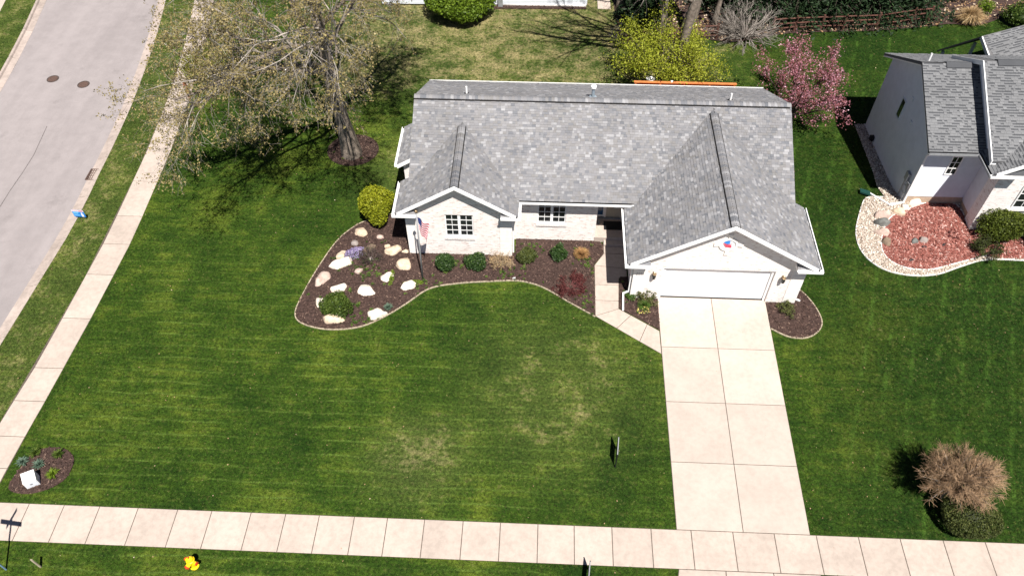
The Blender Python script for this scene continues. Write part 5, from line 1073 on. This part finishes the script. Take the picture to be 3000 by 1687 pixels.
# fire hydrant
hp = at(490, 1422); hy = thing('fire_hydrant', (hp[0], hp[1], 0), 'yellow fire hydrant with red caps on the front verge', 'hydrant', rz=math.radians(-20)); m = MB()
m.lathe([(0.0, -0.1), (0.17, -0.1), (0.17, 0.05), (0.125, 0.06), (0.115, 0.12), (0.115, 0.50), (0.15, 0.51), (0.15, 0.55), (0.13, 0.56), (0.115, 0.64), (0.07, 0.70), (0.0, 0.72)], (0, 0, 0), 20); m.build('barrel', 'yellow', hy, smooth=False)
for dx, dy, r, L in ((-1, 0, 0.06, 0.21), (1, 0, 0.06, 0.21), (0, -1, 0.085, 0.23)):
    m = MB(); m.tube([(dx*0.08, dy*0.08, 0.42), (dx*L, dy*L, 0.42)], r, 14); n_o = m.build('nozzle', 'yellow', hy); m = MB(); m.tube([(dx*L, dy*L, 0.42), (dx*(L+0.05), dy*(L+0.05), 0.42)], r*1.12, 14); m.tube([(dx*(L+0.05), dy*(L+0.05), 0.42), (dx*(L+0.08), dy*(L+0.08), 0.42)], 0.02, 5); m.build('nozzle_cap', 'red', n_o)
m = MB(); m.tube([(0, 0, 0.71), (0, 0, 0.78)], [0.035, 0.028], 5); m.build('operating_nut', 'red', hy)
# utility pedestal
pp = at(86, 1214); up_ = thing('utility_pedestal', (pp[0], pp[1], 0.04), 'white metal utility box standing in the oval mulch bed', 'utility box', rz=math.radians(28))
m = MB(); m.add([(-.24, -.2, 0), (.24, -.2, 0), (.24, .2, 0), (-.24, .2, 0), (-.24, -.2, .40), (.24, -.2, .40), (.24, .2, .55), (-.24, .2, .55)], [(0, 3, 2, 1), (4, 5, 6, 7), (0, 1, 5, 4), (1, 2, 6, 5), (2, 3, 7, 6), (3, 0, 4, 7)]); m.build('cabinet', 'white', up_, bevel=0.012)
m = MB(); m.box(-.21, .21, -.212, -.2, 0.06, 0.36); m.build('door', 'siding', up_); m = MB(); m.box(-.04, .04, -.222, -.212, 0.2, 0.28); m.build('label_plate', 'leadgrey', up_)
# stake and street name sign
sk_ = at(103, 1426); m = MB((sk_[0], sk_[1], 0)); m.bar((sk_[0], sk_[1], -0.1), (sk_[0]-0.02, sk_[1], 0.72), 0.085, 0.03, (0, 1, 0)); tag(m.build('wooden_stake', 'wood_grey'), 'weathered wooden stake standing in the verge by the corner', 'stake')
sgp = thing('street_sign', (-24.42, -13.62, 0), 'tall street name sign post at the corner casting a cross shadow on the walk', 'sign', rz=math.radians(-6))
m = MB(); m.tube([(0, 0, -0.1), (0, 0, 3.65)], 0.032, 8); m.build('post', 'street_green', sgp)
m = MB(); m.box(-0.42, 0.42, -0.006, 0.006, 3.1, 3.42); m.build('name_blade', 'street_green', sgp); m = MB(); m.box(-0.006, 0.006, -0.36, 0.36, 3.45, 3.73); m.build('name_blade', 'street_green', sgp)
# brown post by the walk
bp = at(477, 246); t = thing('timber_post', (bp[0], bp[1], 0), 'short rust-brown timber post leaning at the sidewalk edge under the maple', 'post'); m = MB(); m.bar((0, 0, -0.1), (-0.05, 0.1, 0.95), 0.16, 0.14, (0, 1, 0)); m.build('post', 'wood_post', t, bevel=0.01); m = MB(); m.bar((-0.1, 0.02, 0.78), (0.1, 0.02, 0.86), 0.1, 0.05, (0, 1, 0)); m.build('cap', 'wood_post', t)
# deck with railing and bird bath behind the house
dk = thing('rear_deck', (2.4, 13, 0), 'orange stained wooden deck rail showing behind the main roof', 'deck'); DO = (2.4, 13, 0)
for i in range(16):
    m = MB(DO); y = 11.85+i*0.155; m.box(-0.45, 5.2, y, y+0.145, 0.66, 0.70); m.build('deck_board', 'wood_orange', dk)
for x in np.linspace(-0.4, 5.12, 5): m = MB(DO); m.box(x-0.05, x+0.05, 14.33, 14.43, -0.1, 1.70); m.build('rail_post', 'wood_orange', dk)
m = MB(DO); m.box(-0.5, 5.22, 14.30, 14.46, 1.702, 1.745); m.build('rail_cap', 'wood_orange', dk)
for z in (0.8, 0.98, 1.16, 1.34, 1.52): m = MB(DO); m.box(-0.44, 5.16, 14.432, 14.46, z, z+0.13); m.build('rail_board', 'wood_orange', dk)
m = MB(DO); m.box(1.55, 1.67, 14.36, 14.44, 1.745, 1.82); m.build('rail_clip', 'white', dk)
bb = at(1636, 199.5, 0.75); t = thing('bird_bath', (bb[0], bb[1], 0), 'small white bowl on a stem beneath the yellow-green tree', 'bird bath'); m = MB(); m.lathe([(0.0, 0.68), (0.14, 0.69), (0.23, 0.76), (0.25, 0.80), (0.21, 0.77), (0.1, 0.72), (0.0, 0.715)], (0, 0, 0), 18); m.build('bowl', 'white', t, smooth=True); m = MB(); m.lathe([(0.15, -0.05), (0.13, 0.05), (0.05, 0.12), (0.045, 0.6), (0.1, 0.7)], (0, 0, 0), 12); m.build('stem', 'leadgrey', t)
pb = at(1520, 12); m = MB((pb[0], pb[1], 0)); m.box(pb[0]-0.45, pb[0]+0.4, pb[1]-0.6, pb[1]+1.4, -0.02, 0.05); tag(m.build('stone_slab', 'concrete', bevel=0.01), 'pale rectangular stone slab lying by the rear white house', 'slab')

# split rail fences
def fence(pts, label, group):
    p0 = pts[0]; t = thing('split_rail_fence', (p0[0], p0[1], 0), label, 'fence', group); O = (p0[0], p0[1], 0); rng = random.Random(int(p0[0]*10))
    for p in pts: m = MB(O); m.tube([(p[0], p[1], -0.2+0), (p[0]+rng.uniform(-.03, .03), p[1], 1.12)], [0.085, 0.075], 6); m.build('post', 'wood_brown', t)
    for a, b in zip(pts[:-1], pts[1:]):
        for z in (0.32, 0.64, 0.96):
            m = MB(O); m.tube([(a[0], a[1], z+rng.uniform(-.03, .03)), ((a[0]+b[0])/2, (a[1]+b[1])/2, z+rng.uniform(-.02, .02)), (b[0], b[1], z+rng.uniform(-.03, .03))], [0.045, 0.055, 0.045], 5); m.build('rail', 'wood_brown', t)
F1 = [at(*p) for p in [(1940, 84), (1997, 80), (2062, 78), (2118, 76), (2202, 72), (2290, 60), (2332, 56)]]
fence([tuple(p[:2]) for p in F1], 'red-brown split rail fence under the row of conifers', 'split rail fences'); F2 = [at(*p) for p in [(1578, 116), (1640, 112), (1720, 104), (1800, 100)]]
fence([tuple(p[:2]) for p in F2], 'red-brown split rail fence behind the yellow-green tree', 'split rail fences')

# ------------------------------------------------------------------ shrubs and flowers
def sh(u, v, px, h, leaf, n, size, label, seed, name='shrub', cat='shrub', dy=1.0, z=0.0, scale=62, **kw):
    p = at(u, v); r = px/2*K/scale; return shrub(name, (p[0], p[1], float(H(p[0], p[1]))+0.03+z), (r, r*dy, h), leaf, n, size, label, cat, seed=seed, **kw)
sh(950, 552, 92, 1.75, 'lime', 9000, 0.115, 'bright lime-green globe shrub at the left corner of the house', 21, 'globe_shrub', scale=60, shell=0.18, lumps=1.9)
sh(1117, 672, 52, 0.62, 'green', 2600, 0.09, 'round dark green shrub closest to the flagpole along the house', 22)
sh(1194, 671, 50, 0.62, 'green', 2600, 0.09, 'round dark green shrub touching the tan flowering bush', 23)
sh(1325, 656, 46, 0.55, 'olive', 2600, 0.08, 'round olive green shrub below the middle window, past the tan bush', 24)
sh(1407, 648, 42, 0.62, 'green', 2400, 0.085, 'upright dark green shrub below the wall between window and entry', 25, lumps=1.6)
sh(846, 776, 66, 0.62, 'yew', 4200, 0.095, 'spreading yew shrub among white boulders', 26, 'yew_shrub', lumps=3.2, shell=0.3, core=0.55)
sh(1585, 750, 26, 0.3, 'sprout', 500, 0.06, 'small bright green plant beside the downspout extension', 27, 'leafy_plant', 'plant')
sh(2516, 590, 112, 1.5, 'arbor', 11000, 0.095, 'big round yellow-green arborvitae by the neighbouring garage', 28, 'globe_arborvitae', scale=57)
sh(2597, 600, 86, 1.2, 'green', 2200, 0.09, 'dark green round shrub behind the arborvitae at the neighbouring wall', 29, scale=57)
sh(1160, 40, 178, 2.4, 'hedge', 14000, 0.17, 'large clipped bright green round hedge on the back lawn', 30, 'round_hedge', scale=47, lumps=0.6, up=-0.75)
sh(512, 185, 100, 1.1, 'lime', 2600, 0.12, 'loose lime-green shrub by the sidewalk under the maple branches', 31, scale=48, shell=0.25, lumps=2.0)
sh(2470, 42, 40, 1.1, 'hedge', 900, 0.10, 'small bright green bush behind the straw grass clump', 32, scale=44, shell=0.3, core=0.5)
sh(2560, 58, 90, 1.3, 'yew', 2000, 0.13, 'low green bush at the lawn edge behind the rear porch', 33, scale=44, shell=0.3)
def twigbush(name, p, rx, h, n, twig, label, seed, leaf=None, nl=0, ls=0.05, cat='shrub', levels=2, arch=0.0, spread=1.0, r0=0.012, lvar=0.5, dens=5):
    rng = np.random.default_rng(seed); t = thing(name, (p[0], p[1], float(H(p[0], p[1]))+0.03), label, cat); out = []; tips = []
    P = dict(seg=[4, 3, 2], wob=[0.16, 0.2, 0.25], trop=[-arch*0.3, 0.02, 0.02], tap=[0.5, 0.45, 0.3], n=[dens, 3, 0], t0=[0.3, 0.3, 0], ang=[32, 34, 0], lr=[0.5, 0.5, 0], rr=[0.6, 0.6, 0], max=levels)
    for i in range(n):
        a = rng.uniform(0, 6.283); q = rng.uniform(0.15, 1)**0.6*spread; d = np.array([math.cos(a)*q, math.sin(a)*q, 0.75*h/rx*rng.uniform(0.6, 1.1)]); d /= np.linalg.norm(d)
        L = rng.uniform(0.75, 1.05)/math.sqrt((d[0]**2+d[1]**2)/(rx*rx)+d[2]**2/(h*h)); o2 = []; grow2 = dict(P); 
        b0 = [math.cos(a)*0.05, math.sin(a)*0.05, -0.02]
        pts_out = []; pts_t = []
        _g(rng, b0, d, L*0.72, r0, P, pts_out, pts_t); out += pts_out; tips += pts_t
    v, f = branch_mesh(out, sides=(4, 3, 3)); arr_mesh('branches', v, f, None, twig, t)
    if leaf: tp_ = np.array(tips); k = rng.integers(0, len(tp_), nl); v, f, va = leafcloud(rng, tp_[k], ls, ls*0.6, lvar); arr_mesh('foliage', v, f, va, leaf, t)
    return t
def _g(rng, p, d, L, r, P, out, tips): grow(rng, p, d, L, r, 1, {k: ([0]+v if isinstance(v, list) else v+1) for k, v in P.items()}, out, tips); [out.__setitem__(i, (o[0], o[1], o[2]-1)) for i, o in enumerate(out)]
twigbush('flowering_bush', at(1258, 668), 0.78, 1.0, 26, 'twig_tan', 'tan twiggy bush with pale blossom between two green shrubs', 41, 'straw', 900, 0.05)
twigbush('bare_bush', at(935, 655), 0.85, 0.95, 34, 'twig_dark', 'bare dark twiggy bush in the boulder bed', 42, 'sprout', 120, 0.04, r0=0.018)
twigbush('barberry_bush', at(1437, 724), 1.2, 0.7, 40, 'twig_maroon', 'low spreading maroon barberry bush beside the entrance walk', 43, 'maroon', 4500, 0.055, arch=0.5)
twigbush('rose_bush', at(1625, 758), 0.62, 0.85, 16, 'twig_tan', 'leggy bush with olive red leaves at the garage corner by the downspout', 44, 'olive', 1500, 0.07, lvar=0.6)
twigbush('broadleaf_shrub', at(1978, 785), 0.5, 0.6, 16, 'twig_dark', 'small olive shrub in the mulch on the far side of the garage', 45, 'olive', 1300, 0.06, lvar=0.75)
twigbush('brown_shrub', at(2476, 640), 0.95, 0.95, 30, 'twig_dark', 'straggly dark olive-brown shrub in front of the arborvitae', 46, 'olive', 3600, 0.065, lvar=0.35)
twigbush('low_brown_shrub', at(2395, 595), 0.42, 0.22, 26, 'twig_maroon', 'low brown dormant shrub in the red mulch', 47, 'maroon', 300, 0.035)
twigbush('bleached_brush', at(1872, 96), 3.4, 3.0, 60, 'twig_grey', 'big bare bleached grey bush in front of the conifers', 48, levels=2, r0=0.035, dens=6, arch=0.15)
twigbush('thin_bare_bush', at(1556, 100), 0.9, 1.3, 14, 'twig_grey', 'thin grey bare bush beside the rear fence post', 49)
# fountain grasses, perennials
def clump(name, p, n, L, spread, wid, m, label, seed, cat='plant', arch=0.5, lvar=0.5):
    rng = np.random.default_rng(seed); t = thing(name, (p[0], p[1], float(H(p[0], p[1]))+0.02), label, cat); v, f = blades(rng, (0, 0, 0), n, L, spread, wid, arch); arr_mesh('blades', v, f, np.clip(rng.normal(lvar, 0.25, len(f)), 0, 1), m, t); return t
clump('straw_grass', at(2435, 60), 900, 1.15, 1.05, 0.03, 'straw', 'pale straw-coloured ornamental grass at the back bed edge', 51, arch=0.7)
clump('orange_grass', at(1462, 646), 900, 0.36, 0.42, 0.02, 'orange_straw', 'tan-orange cut-back grass mound beside the entry', 52, arch=0.3)
clump('iris_clump', at(978, 778), 220, 0.32, 0.24, 0.03, 'iris', 'blue-green spiky leaved clump next to the blocky white boulder', 53)
def flowerpatch(name, p, rx, ry, h, n, size, m, label, seed, cat='flowers', rot=0.0, under='sprout'):
    rng = np.random.default_rng(seed); t = thing(name, (p[0], p[1], float(H(p[0], p[1]))+0.04), label, cat); a = rng.uniform(0, 6.283, n); r = np.sqrt(rng.uniform(0, 1, n)); x = r*np.cos(a)*rx; y = r*np.sin(a)*ry; c, s = math.cos(rot), math.sin(rot)
    P = np.stack([x*c-y*s, x*s+y*c, h*(1-r*r)*rng.uniform(0.5, 1.1, n)+0.01], 1); v, f, va = leafcloud(rng, P, size, size*0.3, 0.6, 0.8); arr_mesh('blooms' if under else 'leaves', v, f, va, m, t)
    if under: P2 = P[: n//2]*np.array([1, 1, 0.7]); v, f, va = leafcloud(rng, P2, size*1.2, size*0.3, 0.4, 0.5); arr_mesh('leaves', v, f, va, under, t)
flowerpatch('phlox_patch', at(893, 640), 0.62, 0.38, 0.22, 1100, 0.055, 'purple', 'lavender flowering patch spilling over boulders', 61, rot=0.5)
flowerpatch('ground_cover', at(985, 700), 0.12, 0.5, 0.12, 500, 0.05, 'hedge', 'lime green mat hugging the side of a white boulder', 62, 'plant', under=None)
flowerpatch('ground_cover', at(1047, 712), 0.4, 0.14, 0.1, 400, 0.05, 'hedge', 'lime green mat between white boulder and flagpole', 63, 'plant', under=None)
flowerpatch('daffodils', at(1618, 783), 0.32, 0.24, 0.28, 60, 0.07, 'yellowflower', 'yellow daffodils in front of the leggy garage bush', 64); clump('daffodil_leaves', at(1620, 775), 420, 0.36, 0.34, 0.025, 'sprout', 'green strap leaves behind the yellow daffodils', 65)
flowerpatch('groundsel_tuft', at(1293, 703), 0.08, 0.08, 0.12, 20, 0.06, 'flag_white', 'tiny white flower at the bed edging below the middle window', 66)
for i, (u, v, lab) in enumerate([(205, 1152, ''), ]): pass
for i, (u, v, m_, lab) in enumerate([(92, 1142, 'yew', 'green sprout at the upper tip of the oval utility bed'), (150, 1145, 'yew', 'green sprout at the right end of the oval utility bed'), (135, 1195, 'hedge', 'lime sprout to the right of the utility box'), (100, 1172, 'iris', 'grey-green tuft behind the utility box'), (60, 1165, 'iris', 'grey-green tuft at the outer edge above the utility box')]): clump('perennial_sprout', at(u, v), 130, 0.24, 0.28, 0.04, m_, lab, 70+i)
# scattered sprouts, uncountable
rng = np.random.default_rng(88); V = []; F = []; b = 0; VA = []
edge_np = np.array([(p[0], p[1]) for p in edge])
cand = rng.uniform((-16.3, -2.2), (-3.0, 3.2), (1500, 2)); k = inpoly(cand[:, 0], cand[:, 1], [tuple(p) for p in edge]+[(-2.9, 1.96), (-3, 3.3), (-6.7, 3.3), (-6.7, 2.2), (-11.6, 2.2), (-12.6, 5)]); cand = cand[k]
w_ = np.sin(cand[:, 0]*1.7)+np.sin(cand[:, 1]*2.3+cand[:, 0])+rng.normal(0, 0.6, len(cand)); cand = cand[w_ > 0.75]
for p in list(cand)+[(-1.6, 0.9), (-1.55, 0.3), (-1.5, -0.3), (-1.0, -0.9), (-15.3, 9.2), (-16.9, 9.6), (-16.3, 9.1)]:
    v, f = blades(rng, (p[0], p[1], 0.04), 14, rng.uniform(0.07, 0.17), rng.uniform(0.06, 0.15), 0.03, 0.6); V.append(v); F.append(f+b); b += len(v); VA.append(np.full(len(f), rng.uniform(0.1, 1)))
tag(arr_mesh('bed_sprouts', np.concatenate(V), np.concatenate(F), np.concatenate(VA), 'sprout'), 'scattered small green sprouts coming up through the dark mulch', 'sprouts', kind='stuff')

# ------------------------------------------------------------------ trees
MP = dict(seg=[8, 9, 6, 5, 4], wob=[0.022, 0.12, 0.17, 0.22, 0.28], trop=[0.02, 0.0, -0.03, -0.07, -0.09], tap=[0.55, 0.3, 0.3, 0.3, 0.3], n=[13, 10, 8, 7, 0], t0=[0.5, 0.2, 0.15, 0.15, 0], ang=[60, 48, 46, 44, 0], lr=[0.95, 0.5, 0.52, 0.5, 0], rr=[0.44, 0.5, 0.5, 0.5, 0], max=4, bias=(-0.21, -0.05, 0.03))
mb_ = at(886, 388)
tree('maple_tree', (mb_[0], mb_[1], 0.0), MP, 10.2, 0.42, 'large spreading maple with budding tan leaves over the side lawn', 'tree', 'bark', 'twig', 'bud', 4, 0.09, 0.065, seed=8, split=2, keep=0.58, lean=(0.0, 0.0, 1), flarek=1.45)
BP = dict(seg=[6, 6, 5, 4], wob=[0.04, 0.12, 0.17, 0.2], trop=[0.03, 0.03, 0, 0], tap=[0.6, 0.3, 0.3, 0.3], n=[8, 7, 6, 0], t0=[0.3, 0.2, 0.2, 0], ang=[46, 42, 42, 0], lr=[0.8, 0.5, 0.5, 0], rr=[0.6, 0.55, 0.5, 0], max=3)
def bare(u, v, hgt, r, lab, seed, lean=(0, 0, 1), xy=None, bias=(0, 0, 0), t0_=0.4, lr_=0.8):
    p = xy or at(u, v); q = dict(BP); q['bias'] = bias; q['t0'] = [t0_, 0.2, 0.2, 0]; q['lr'] = [lr_, 0.5, 0.5, 0]; tree('bare_tree', (p[0], p[1], 0), q, hgt, r, lab, 'tree', 'bark', 'twig', None, seed=seed, split=2, lean=lean, flarek=1.35)
bare(0, 0, 9, 0.30, 'tall grey-barked bare tree rising through the yellow-green tree', 101, xy=(2.5, 17.5), bias=(-1.0, -0.1, 0.12), t0_=0.56, lr_=1.15); bare(1661, 98, 9, 0.19, 'slim grey bare trunk behind the yellow-green tree', 102); bare(1725, 80, 10, 0.34, 'thick grey bare trunk among the conifers', 103, (0.1, 0, 1))
bare(1562, 22, 9, 0.28, 'pale bare trunk beside the stone slab', 104); bare(1795, 62, 8, 0.15, 'dark slim bare trunk next to the bleached brush', 105, (0.08, 0, 1))
# yellow-green tree, pink blossom tree
YP = dict(bias=(-0.05, 0.0, 0), seg=[3, 5, 4, 3], wob=[0.05, 0.15, 0.2, 0.25], trop=[0, 0.02, 0.02, 0], tap=[0.7, 0.35, 0.3, 0.3], n=[9, 8, 5, 0], t0=[0.2, 0.25, 0.2, 0], ang=[52, 40, 40, 0], lr=[3.1, 0.45, 0.5, 0], rr=[0.55, 0.5, 0.5, 0], max=3)
tree('yellow_green_tree', (1.4, 16.9, 0), YP, 1.15, 0.14, 'spreading tree with fresh yellow-green leaves behind the house', 'tree', 'bark_dark', 'twig_dark', 'yellowgreen', 14, 0.11, 0.24, seed=55, split=2, lvar=0.55)
PP = dict(seg=[3, 5, 4, 3], wob=[0.05, 0.12, 0.18, 0.22], trop=[0, 0.06, 0.04, 0.02], tap=[0.7, 0.35, 0.3, 0.3], n=[9, 8, 5, 0], t0=[0.3, 0.25, 0.2, 0], ang=[44, 36, 36, 0], lr=[2.35, 0.45, 0.5, 0], rr=[0.55, 0.5, 0.5, 0], max=3)
tree('blossom_tree', (8.5, 13.6, 0), PP, 1.45, 0.13, 'pink flowering crabapple tree between the two houses', 'tree', 'bark_dark', 'twig_maroon', 'pink', 8, 0.095, 0.13, seed=57, split=2, keep=1.0, lvar=0.55)
# conifers along the back
def conifer(x, y, hgt, r, seed, label):
    rng = np.random.default_rng(seed); t = thing('conifer_tree', (x, y, 0), label, 'tree', 'conifers along the rear fence'); m = MB(); m.tube([(0, 0, -0.1), (0, 0, hgt*0.95)], [0.16, 0.03], 7); m.build('trunk', 'bark_dark', t)
    pts = []; n = 120; B = []
    for i in range(n):
        f = (i/n)**1.4; z = 0.45+f*(hgt-0.8); L = r*(1-f*0.93)*rng.uniform(0.75, 1.12); a = i*2.4+rng.uniform(-.3, .3); d = np.array([math.cos(a), math.sin(a), 0])
        s = np.linspace(0.15, 1, 14); br = d[None]*(s*L)[:, None]+np.array([0, 0, z])[None]-np.array([0, 0, 1])[None]*(0.28*s*s*L*0.6)[:, None]; B.append(([np.array([0, 0, z]), br[6], br[-1]], [0.03, 0.018, 0.006], 0))
        sd_ = np.array([-d[1], d[0], 0]); k = np.repeat(br, 5, 0); wv = np.repeat(np.sin(s*2.6)*0.34*L+0.08, 5); k = k+sd_[None]*(rng.uniform(-1, 1, len(k))*wv)[:, None]; k[:, 2] -= rng.uniform(0, 0.14, len(k)); pts.append(k)
    pts = np.concatenate(pts); pts[:, 2] = np.maximum(pts[:, 2], 0.05); v, f = branch_mesh(B, sides=(4,)); arr_mesh('branches', v, f, None, 'bark_dark', t)
    v, f, va = leafcloud(rng, pts, 0.30, 0.07, 0.5, 0.35, flat=0.5); arr_mesh('needles', v, f, va, 'conifer', t)
CO = [(0.6, 23.2, 6, 1.7, 'dark conifer between the two grey bare trunks behind the fence'), (8.2, 24.6, 8, 2.9, 'dark conifer rising behind the bleached brush'), (10.8, 24.75, 8, 2.8, 'dark conifer over the first span of the split rail fence'), (13.3, 24.8, 8.5, 2.8, 'dark conifer over the second span of the split rail fence'), (15.8, 25.0, 8, 2.8, 'dark conifer over the middle of the split rail fence'), (18.4, 25.6, 8, 2.7, 'dark conifer over the far end of the split rail fence'), (5.6, 26.5, 8, 2.3, 'dark conifer behind the thick grey trunk'), (21.5, 28.3, 7, 2.2, 'dark conifer behind the straw grass')]
for i, (x, y, h_, r, lab) in enumerate(CO): conifer(x, y, h_, r, 200+i, lab)
# weeping russet shrub tree at the front right and its green skirt
gb = at(2433, 1362); shrub('green_mound', (gb[0]+0.03, gb[1]+0.68, 0.0), (1.05, 0.9, 1.4), 'olive', 9000, 0.07, 'dense dark green clipped mound beside the front sidewalk', 'shrub', seed=91, lumps=0.5, shell=0.07)
rng = np.random.default_rng(92); c0 = at(2430, 1188, 2.1); c0[2] = 0; wt = thing('russet_twig_tree', tuple(c0), 'leafless russet twig ball of a small tree above the green mound', 'tree'); out = []
m = MB(); m.tube([(0, 0, -0.1), (0.02, 0, 0.8), (0.0, 0.0, 1.65)], [0.09, 0.075, 0.07], 8); m.build('trunk', 'bark', wt, smooth=True)
for i in range(210):
    dd = sphere_dirs(rng, 1, 0.0)[0]; L = rng.uniform(0.75, 1.38); d = dd*np.array([1.22, 1.05, 0.86])*L; k0 = np.array([0, 0, 1.6]); mid = k0+d*0.45+rng.normal(0, 0.1, 3); P1 = k0+d+rng.normal(0, 0.08, 3); out.append(([k0+d*0.02, mid, P1], [0.02, 0.012, 0.004], 0))
    for j in range(44):
        t_ = rng.uniform(0.35, 1); q = mid*(1-(t_-.35)/.65)+P1*((t_-.35)/.65); e = d/np.linalg.norm(d)+rng.normal(0, 0.95, 3); e /= np.linalg.norm(e); l = rng.uniform(0.14, 0.34); out.append(([q, q+e*l*0.5+rng.normal(0, 0.02, 3), q+e*l], [0.0065, 0.005, 0.003], 2))
v, f = branch_mesh(out, sides=(4, 3, 3), maxlev=0); arr_mesh('branches', v, f, None, 'twig_grey', wt); v, f = branch_mesh(out, sides=(4, 3, 3), minlev=1); arr_mesh('twigs', v, f, None, 'twig_red', wt)

# ------------------------------------------------------------------ turf: short blades and scattered dead leaves
rng = np.random.default_rng(2024)
def turf(n, lo, hi, size, seed):
    r = np.random.default_rng(seed); p = r.uniform(lo, hi, (n, 2)); c = curb(p[:, 1]); k = (p[:, 0] > c+0.02) | (p[:, 0] < c-8.87); P3 = np.stack([p[:, 0], p[:, 1], H(p[:, 0], p[:, 1])], 1); u, v = project(P3); k &= (u > -260) & (u < 3260) & (v > -200) & (v < 1850)
    fw_ = c-10.9; k &= ~((p[:, 0] > fw_-1.47) & (p[:, 0] < fw_+0.02))
    p, P3 = p[k], P3[k]; k = np.ones(len(p), bool)
    for h in HOLES: k &= ~inpoly(p[:, 0], p[:, 1], h)
    P3 = P3[k]; n = len(P3); nb = 4
    c = np.repeat(P3, nb, 0)+np.concatenate([r.normal(0, size*0.7, (n*nb, 2)), np.zeros((n*nb, 1))], 1); a = r.uniform(0, 6.283, n*nb); L = size*r.uniform(0.7, 1.5, n*nb); w_ = size*0.34
    sd = np.stack([np.cos(a), np.sin(a), np.zeros(n*nb)], 1)*w_/2; ln = np.stack([r.normal(0, 0.45, n*nb)*L, r.normal(0, 0.45, n*nb)*L, L*0.75], 1)
    v = np.stack([c-sd, c+sd, c+ln], 1).reshape(-1, 3); return v, np.arange(3*n*nb).reshape(-1, 3), r.uniform(0, 1, n*nb)
v1, f1, a1 = turf(230000, (-30, -15.5), (20, 12), 0.055, 1); v2, f2, a2 = turf(95000, (-55, 10), (34, 34), 0.075, 2)
v = np.concatenate([v1, v2]); f = np.concatenate([f1, f2+len(v1)]); a = np.concatenate([a1, a2])
tag(arr_mesh('grass', v, f, a, 'blade'), 'short mown green grass with dry tan patches around the houses', 'grass', kind='stuff')
p = rng.uniform((-30, -15), (24, 24), (1100, 2)); k = p[:, 0] > curb(p[:, 1])+0.05
for h in HOLES: k &= ~inpoly(p[:, 0], p[:, 1], h)
p = p[k]; P3 = np.stack([p[:, 0], p[:, 1], H(p[:, 0], p[:, 1])+0.05], 1); v, f, va = leafcloud(rng, P3, 0.055, 0.01, 0.5, 0.7, flat=0.8); tag(arr_mesh('dead_leaves', v, f, va, 'litter'), 'stray dry leaves lying on the lawn', 'leaves', kind='stuff')
